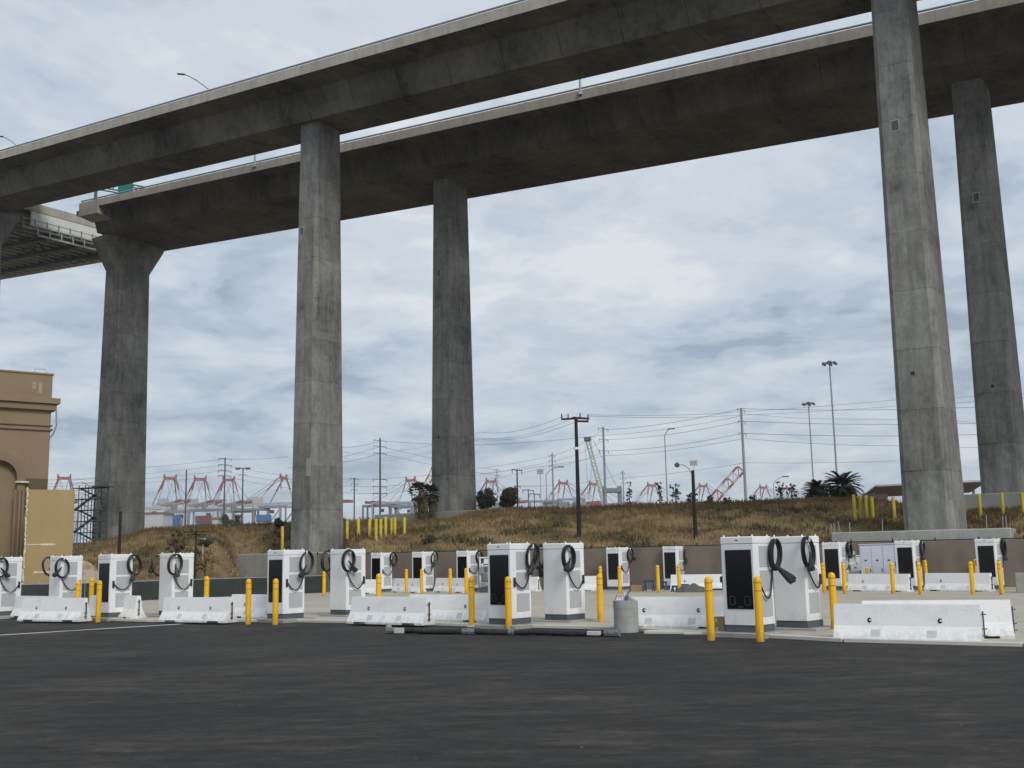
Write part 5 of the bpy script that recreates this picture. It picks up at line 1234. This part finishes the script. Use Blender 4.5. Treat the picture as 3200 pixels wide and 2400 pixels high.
def shed(label, x0, x1, yt, Y, mat, name='port_building', roof=None):
    A = atY(x0, 1700, Y); w = (x1 - x0) * Y / F_PX; z1 = atY(x0, yt, Y).z; r0 = thing(name, label, 'building', (A.x, A.y, -.12), 0)
    MB().box((w / 2, 8, z1 / 2), (w, 16, z1)).build('wall', mat, r0); MB().box((w / 2, 8, z1 + .4), (w + 1.5, 17, .8)).build('roof', roof or MT['cbrown'], r0)
    k_ = 0
    for i in range(3):
        for j in range(3): MB().box((w * (.55 + .16 * i), -.1, z1 * (.35 + .2 * j)), (w * .06, .2, 1.2)).build('window', MT['greyblue'], r0)
shed('white port building with low roof right of the flared left pier', 440, 506, 1606, 560, MT['whitec'])
shed('small pale building behind the trees of the port, left of the floodlight mast', 662, 678, 1622, 520, MT['cwhite'])

def rtg(label, px, yt, Y, w, mat='greyc'):
    A = atY(px, 1700, Y); H = atY(px, yt, Y).z; r0 = thing('yard_gantry', label, 'gantry crane', (A.x, A.y, -.12), R(rnd.uniform(-25, 25)), 'yard gantry cranes among the containers')
    for sx in (-1, 1):
        for sy in (-3, 3): MB().beam((sx * w / 2, sy, 0), (sx * w / 2, sy, H), .9).build('leg', MT[mat], r0)
    MB().box((0, -2.2, H), (w + 1.5, 1.0, 1.5)).box((0, 2.2, H), (w + 1.5, 1.0, 1.5)).build('beam', MT[mat], r0)
    MB().box((w * .15, 0, H + .9), (3, 4.5, 2)).build('trolley', MT['whitec'], r0); MB().box((w * .1, 0, H - 3), (2, 2, 2)).build('cab', MT['steeld'], r0)
for (lb, x, y, w, m_) in (('first', 470, 1588, 20, 'whitec'), ('second', 556, 1598, 18, 'greyc'), ('third', 641, 1594, 20, 'greyblue'), ('fourth', 742, 1598, 20, 'greyc'), ('fifth', 782, 1592, 22, 'greyblue'), ('sixth', 840, 1584, 20, 'greyc')):
    rtg('%s yard gantry from the left in the container yard below the port cranes' % lb, x, y, 690, w, m_)
for (lb, x, y, w, m_) in (('left', 1185, 1580, 20, 'greyblue'), ('middle', 1225, 1572, 24, 'greyc'), ('right', 1268, 1582, 20, 'greyblue')):
    rtg('%s of three yard gantries seen between the tall left pier and the fan palms' % lb, x, y, 690, w, m_)
for (lb, x, y, w) in (('left', 1700, 1566, 18), ('middle', 1742, 1572, 16), ('right', 1790, 1560, 18)):
    rtg('%s of three grey yard gantries on the horizon left of the near utility pole' % lb, x, y, 760, w)

# ================================================================== TREES, PALMS, SHRUBS
def tree(label, px, yt, yb, Y, wpx, mat, name='tree', dens=1.0, leaf=.12, twigs=False, cat='tree'):
    P = atY(px, yb, Y); z1 = atY(px, yt, Y).z; gz = hill_z(P.x, P.y) - .15 if Y < 185 else -.12; w = wpx * Y / F_PX / 2; H = z1 - gz; hv = (z1 - atY(px, yb, Y).z)
    r0 = thing(name, label, cat, (P.x, P.y, gz)); rr = random.Random(int(px * 7 + yt))
    mb = MB(); mb.tube([(0, 0, 0), (w * .1, 0, H * .45), (0, w * .05, H * .85)], [max(.05, w * .09), w * .06, w * .02], 7)
    ends = []
    for i in range(9 if not twigs else 14):
        a = rr.uniform(0, 6.28); t = rr.uniform(.25, .7); b = V3((0, 0, H * t)); e = V3((math.cos(a) * w * rr.uniform(.4, .9), math.sin(a) * w * rr.uniform(.4, .9), min(H * .97, H * t + hv * rr.uniform(.15, .5)))); ends.append(e)
        mb.tube([b, b.lerp(e, .5) + V3((0, 0, .1 * w)), e], [w * .04, w * .025, w * .01], 5)
    mb.build('trunk', MT['trunk'], r0)
    vv = []; ff = []; cl = []
    cz = H - hv * .55
    for i in range(int((46 if not twigs else 22) * dens)):
        while True:
            q = V3((rr.uniform(-1, 1), rr.uniform(-1, 1), rr.uniform(-1, 1)))
            if q.length < 1: break
        cl.append(V3((q.x * w * .8, q.y * w * .8, cz + q.z * hv * .48 * (1 - .35 * abs(q.x)) + hv * .1 * math.sin(q.x * 5 + px))))
    cl += ends
    for c in cl:
        rad = w * rr.uniform(.12, .30) * (.7 if twigs else 1)
        for j in range(int(52 * dens) if not twigs else 20):
            p = c + V3((rr.gauss(0, 1), rr.gauss(0, 1), rr.gauss(0, .8))) * rad * .6
            if p.z < .1: continue
            u = V3((rr.uniform(-1, 1), rr.uniform(-1, 1), rr.uniform(-1, 1))).normalized(); v = u.orthogonal().normalized(); s_ = leaf * rr.uniform(.6, 1.5); k_ = len(vv)
            vv += [p - u * s_, p + v * s_ * .5, p + u * s_, p - v * s_ * .5]; ff.append((k_, k_ + 1, k_ + 2, k_ + 3))
    me = bpy.data.meshes.new('crown'); me.from_pydata([tuple(v) for v in vv], [], ff); me.materials.append(mat); inst('crown', me, r0)
tree('round dark tree just right of the second pier', 1520, 1523, 1592, 105, 68, MT['leaf'], 'round_tree', 1.4, .10)
tree('round dark tree, right of two beside the second pier', 1586, 1532, 1592, 108, 64, MT['leaf'], 'round_tree', 1.4, .10)
tree('pale dusty tree peeping above the two round trees', 1600, 1518, 1560, 150, 40, MT['leafd'], 'round_tree', 1.0, .14)
tree('sparse dry shrub on the slope behind the charger at left', 548, 1648, 1745, 64.5, 70, MT['leafd'], 'dry_shrub', .8, .06, True, 'shrub')
tree('round dark bush top beside the tall left pier above the lone yellow post', 869, 1619, 1646, 96, 32, MT['leaf'], 'bush', 1.0, .08, False, 'shrub')
tree('greenish port tree left of the floodlight mast', 705, 1592, 1650, 330, 26, MT['leafd'], 'tree', .8, .3)
tree('dark low port tree right of the pole with four crossarms', 735, 1612, 1655, 300, 40, MT['leafd'], 'tree', .8, .3)
for i, (x, yt, yb, w_) in enumerate(((2062, 1508, 1582, 26), (2112, 1512, 1580, 40), (2165, 1540, 1578, 40), (2222, 1548, 1578, 26), (2275, 1556, 1578, 30), (2440, 1505, 1568, 34), (2475, 1512, 1568, 34), (2355, 1548, 1574, 24), (1968, 1506, 1585, 22))):
    tree(['thin leafy shrub left of the grey curved lamp base', 'thin twiggy shrub right of the grey curved lamp', 'low twiggy shrub at the black lamp pole', 'low shrub at the foot of the raised red boom', 'small shrub left of the tall transmission pole foot',
          'left of two twiggy shrubs beside the long curved low lamp', 'right of two twiggy shrubs before the date palms', 'tiny shrub right of the tall transmission pole foot', 'thin sparse shrub beside the short grey utility pole'][i], x, yt, yb, 94, w_, MT['leafd'], 'twiggy_shrub', .45, .07, True, 'shrub')
for i, (x, y, w_, Y) in enumerate(((1905, 1722, 40, 70), (2010, 1712, 36, 70), (1340, 1700, 60, 73), (640, 1708, 60, 64), (1880, 1700, 30, 74))):
    tree(['small green weed bush on the slope above the concrete riser stack', 'small green weed bush on the slope above the blue trestles', 'wide olive weed bush on the slope left of the centre charger', 'low dry bush on the slope right of the thin crossarm pole', 'tiny green bush near the foot of the black utility pole'][i], x, y - 26, y, Y, w_, MT['leafd'], 'weed_bush', .5, .06, False, 'shrub')
def palm(label, px, yt, yb, Y, wpx, kind):
    P = atY(px, yb, Y); z1 = atY(px, yt, Y).z; gz = hill_z(P.x, P.y) - .15; w = wpx * Y / F_PX / 2; H = z1 - gz; r0 = thing('palm_tree', label, 'palm', (P.x, P.y, gz)); rr = random.Random(int(px))
    cz = H - w * (.9 if kind == 'fan' else .55)
    MB().tube([(0, 0, 0), (0, 0, cz)], [w * .18, w * .13], 9).build('trunk', MT['trunk'], r0)
    nf = 70 if kind == 'fan' else 120
    vv = []; ff = []
    for i in range(nf):
        a = rr.uniform(0, 6.28); el = rr.uniform(-.7, 1.45); L_ = w * rr.uniform(.85, 1.12); pts = []
        for k_ in range(7):
            t = k_ / 6; e2 = el - t * (1.1 if kind != 'fan' else .4); 
            pts.append((pts[-1] if k_ else V3((0, 0, cz))) + (V3((math.cos(a) * math.cos(e2), math.sin(a) * math.cos(e2), math.sin(e2))) * (L_ / 6) if k_ else V3((0, 0, 0))))
        if kind == 'fan':
            hub = pts[4]; u = (pts[4] - pts[3]).normalized(); sd_ = u.cross(V3((0, 0, 1))).normalized(); up_ = sd_.cross(u)
            for j in range(11):
                b = -1.2 + 2.4 * j / 10; dr = (u * math.cos(b) + sd_ * math.sin(b)).normalized(); s2 = u.cross(dr).normalized() if abs(b) > .05 else up_; tip = hub + dr * L_ * .42 - V3((0, 0, L_ * .1 * abs(b))); pe = dr.cross(up_).normalized() * L_ * .05; k_ = len(vv)
                vv += [hub, hub + dr * L_ * .2 + pe, tip, hub + dr * L_ * .2 - pe]; ff.append((k_, k_ + 1, k_ + 2, k_ + 3))
        else:
            for k_ in range(1, 6):
                p = pts[k_]; u = (pts[k_ + 1] - p).normalized(); sd_ = u.cross(V3((0, 0, 1)))
                sd_ = sd_.normalized() if sd_.length > .01 else V3((1, 0, 0))
                for m_ in range(3):
                    q = p + u * (L_ / 6) * m_ / 3
                    for s3 in (-1, 1):
                        tp = q + (sd_ * s3 * .8 + u * .9 + V3((0, 0, -.25))) * L_ * .17; k2 = len(vv); vv += [q - u * .05 * w, tp, q + u * .05 * w]; ff.append((k2, k2 + 1, k2 + 2))
        k2 = len(vv); wd = .012 * w
        for k_ in range(6): vv += [pts[k_] + V3((wd, wd, 0)), pts[k_] - V3((wd, wd, 0)), pts[k_ + 1]]; ff.append((len(vv) - 3, len(vv) - 2, len(vv) - 1))
    me = bpy.data.meshes.new('fronds'); me.from_pydata([tuple(v) for v in vv], [], ff); me.materials.append(MT['palm']); inst('fronds', me, r0)
    if kind == 'fan':
        vv = []; ff = []
        for i in range(420):
            a = rr.uniform(0, 6.28); z_ = rr.uniform(max(.2, cz - 2.4 * w), cz); r_ = w * (.25 + .38 * (z_ - (cz - 2.4 * w)) / (2.4 * w)) * rr.uniform(.6, 1.1); q = V3((math.cos(a) * r_, math.sin(a) * r_, z_)); k2 = len(vv)
            vv += [q, q + V3((rr.uniform(-.1, .1), rr.uniform(-.1, .1), -w * .5)), q + V3((math.cos(a) * .12 * w + .1, math.sin(a) * .1, -w * .3))]; ff.append((k2, k2 + 1, k2 + 2))
        me = bpy.data.meshes.new('dead_skirt'); me.from_pydata([tuple(v) for v in vv], [], ff); me.materials.append(MT['skirt']); inst('dead_skirt', me, r0)
palm('fan palm with shaggy skirt left of the second pier', 1312, 1508, 1604, 99, 72, 'fan')
palm('second fan palm half behind the left edge of the second pier', 1345, 1514, 1604, 100, 66, 'fan')
palm('wide date palm behind the tallest lamp mast', 2636, 1484, 1560, 103, 130, 'date')
palm('lower date palm clump left of the tallest lamp mast', 2560, 1508, 1560, 105, 105, 'date')
palm('small date palm at the left side of the date palm group', 2540, 1528, 1564, 100, 70, 'date')

# canopy, far right, behind the right pier
Y = 112; A, B = atY(2736, 1520, Y), atY(3090, 1508, Y); r0 = thing('canopy', 'long flat grey canopy roof seen behind the right pier', 'canopy', (A.x, A.y, hill_z(A.x, 90)), math.atan2((B - A).y, (B - A).x)); Lc = (B - A).length; hz_ = A.z - hill_z(A.x, 90)
MB().add([(0, 0, hz_), (Lc, 0, hz_ + .3), (Lc, 5, hz_ - .9 + .3), (0, 5, hz_ - .9), (0, 0, hz_ + .12), (Lc, 0, hz_ + .42), (Lc, 5, hz_ - .48), (0, 5, hz_ - .78)], [(0, 3, 2, 1), (4, 5, 6, 7), (0, 1, 5, 4), (1, 2, 6, 5), (2, 3, 7, 6), (3, 0, 4, 7)]).build('roof', MT['shed'], r0)
MB().beam((0, -.1, hz_ + .06), (Lc, -.1, hz_ + .36), .12, .18).build('roof_edge', MT['whitec'], r0)
for i in range(4): MB().beam((.6 + i * (Lc - 1.2) / 3, 2.5, -1), (.6 + i * (Lc - 1.2) / 3, 2.5, hz_ - .3), .22).build('column', MT['steel'], r0)
MB().box((Lc * .1, 4, hz_ * .45 - .5), (Lc * .2, 1.2, hz_ * .9 + 1)).build('end_wall', MT['whitec'], r0)
# thin stakes on the slope by the right pier
for i, (x, y0, y1, dx) in enumerate(((2597, 1636, 1668, 0), (2606, 1634, 1668, 0), (2632, 1628, 1668, 14), (2655, 1632, 1668, 0), (2757, 1624, 1668, 0), (3082, 1610, 1660, 0), (3133, 1612, 1660, 0), (3145, 1610, 1660, 2))):
    a, b = atY(x, y1, 58.5), atY(x - dx, y0, 58.5); mb = MB(); mb.tube([(0, 0, -.6), tuple(b - a)], .022, 5); o = mb.build('steel_stake', MT['steel'], None, a)
    tag(o, ['leftmost thin steel stake on the footing left of the right pier', 'second thin steel stake left of the right pier', 'leaning thin steel stake left of the right pier', 'fourth thin steel stake left of the right pier', 'thin steel stake close to the right pier', 'thin steel stake below the left yellow post of the mound', 'left of the paired thin stakes under the mound posts', 'right of the paired thin stakes under the mound posts'][i], 'stake', 'thin steel stakes by the right pier')
q = atY(635, 1686, 66); o = MB().box((0, 0, 0), (.32, .1, .14), 0, .01).tube([(0, 0, -.05), (0, 0, -1.2)], .02, 5).build('small_sign', MT['cwhite'], None, q); tag(o, 'small white sign plate on a stick on the left slope', 'sign')
# ================================================================== AIR
hzb = MB().box((0, 780, 44.4), (3400, 1700, 91.2)).build('haze', (lambda m: m)(bpy.data.materials.new('haze_air'))); tag(hzb, kind='stuff'); tag(hzb, 'pale sea haze filling the air over the whole scene')
m = hzb.data.materials[0]; m.use_nodes = True; t = m.node_tree; t.nodes.clear(); mo = t.nodes.new('ShaderNodeOutputMaterial'); pv = t.nodes.new('ShaderNodeVolumePrincipled')
pv.inputs['Color'].default_value = (.86, .9, .95, 1); pv.inputs['Density'].default_value = .0002; pv.inputs['Anisotropy'].default_value = .2; t.links.new(pv.outputs[0], mo.inputs['Volume'])
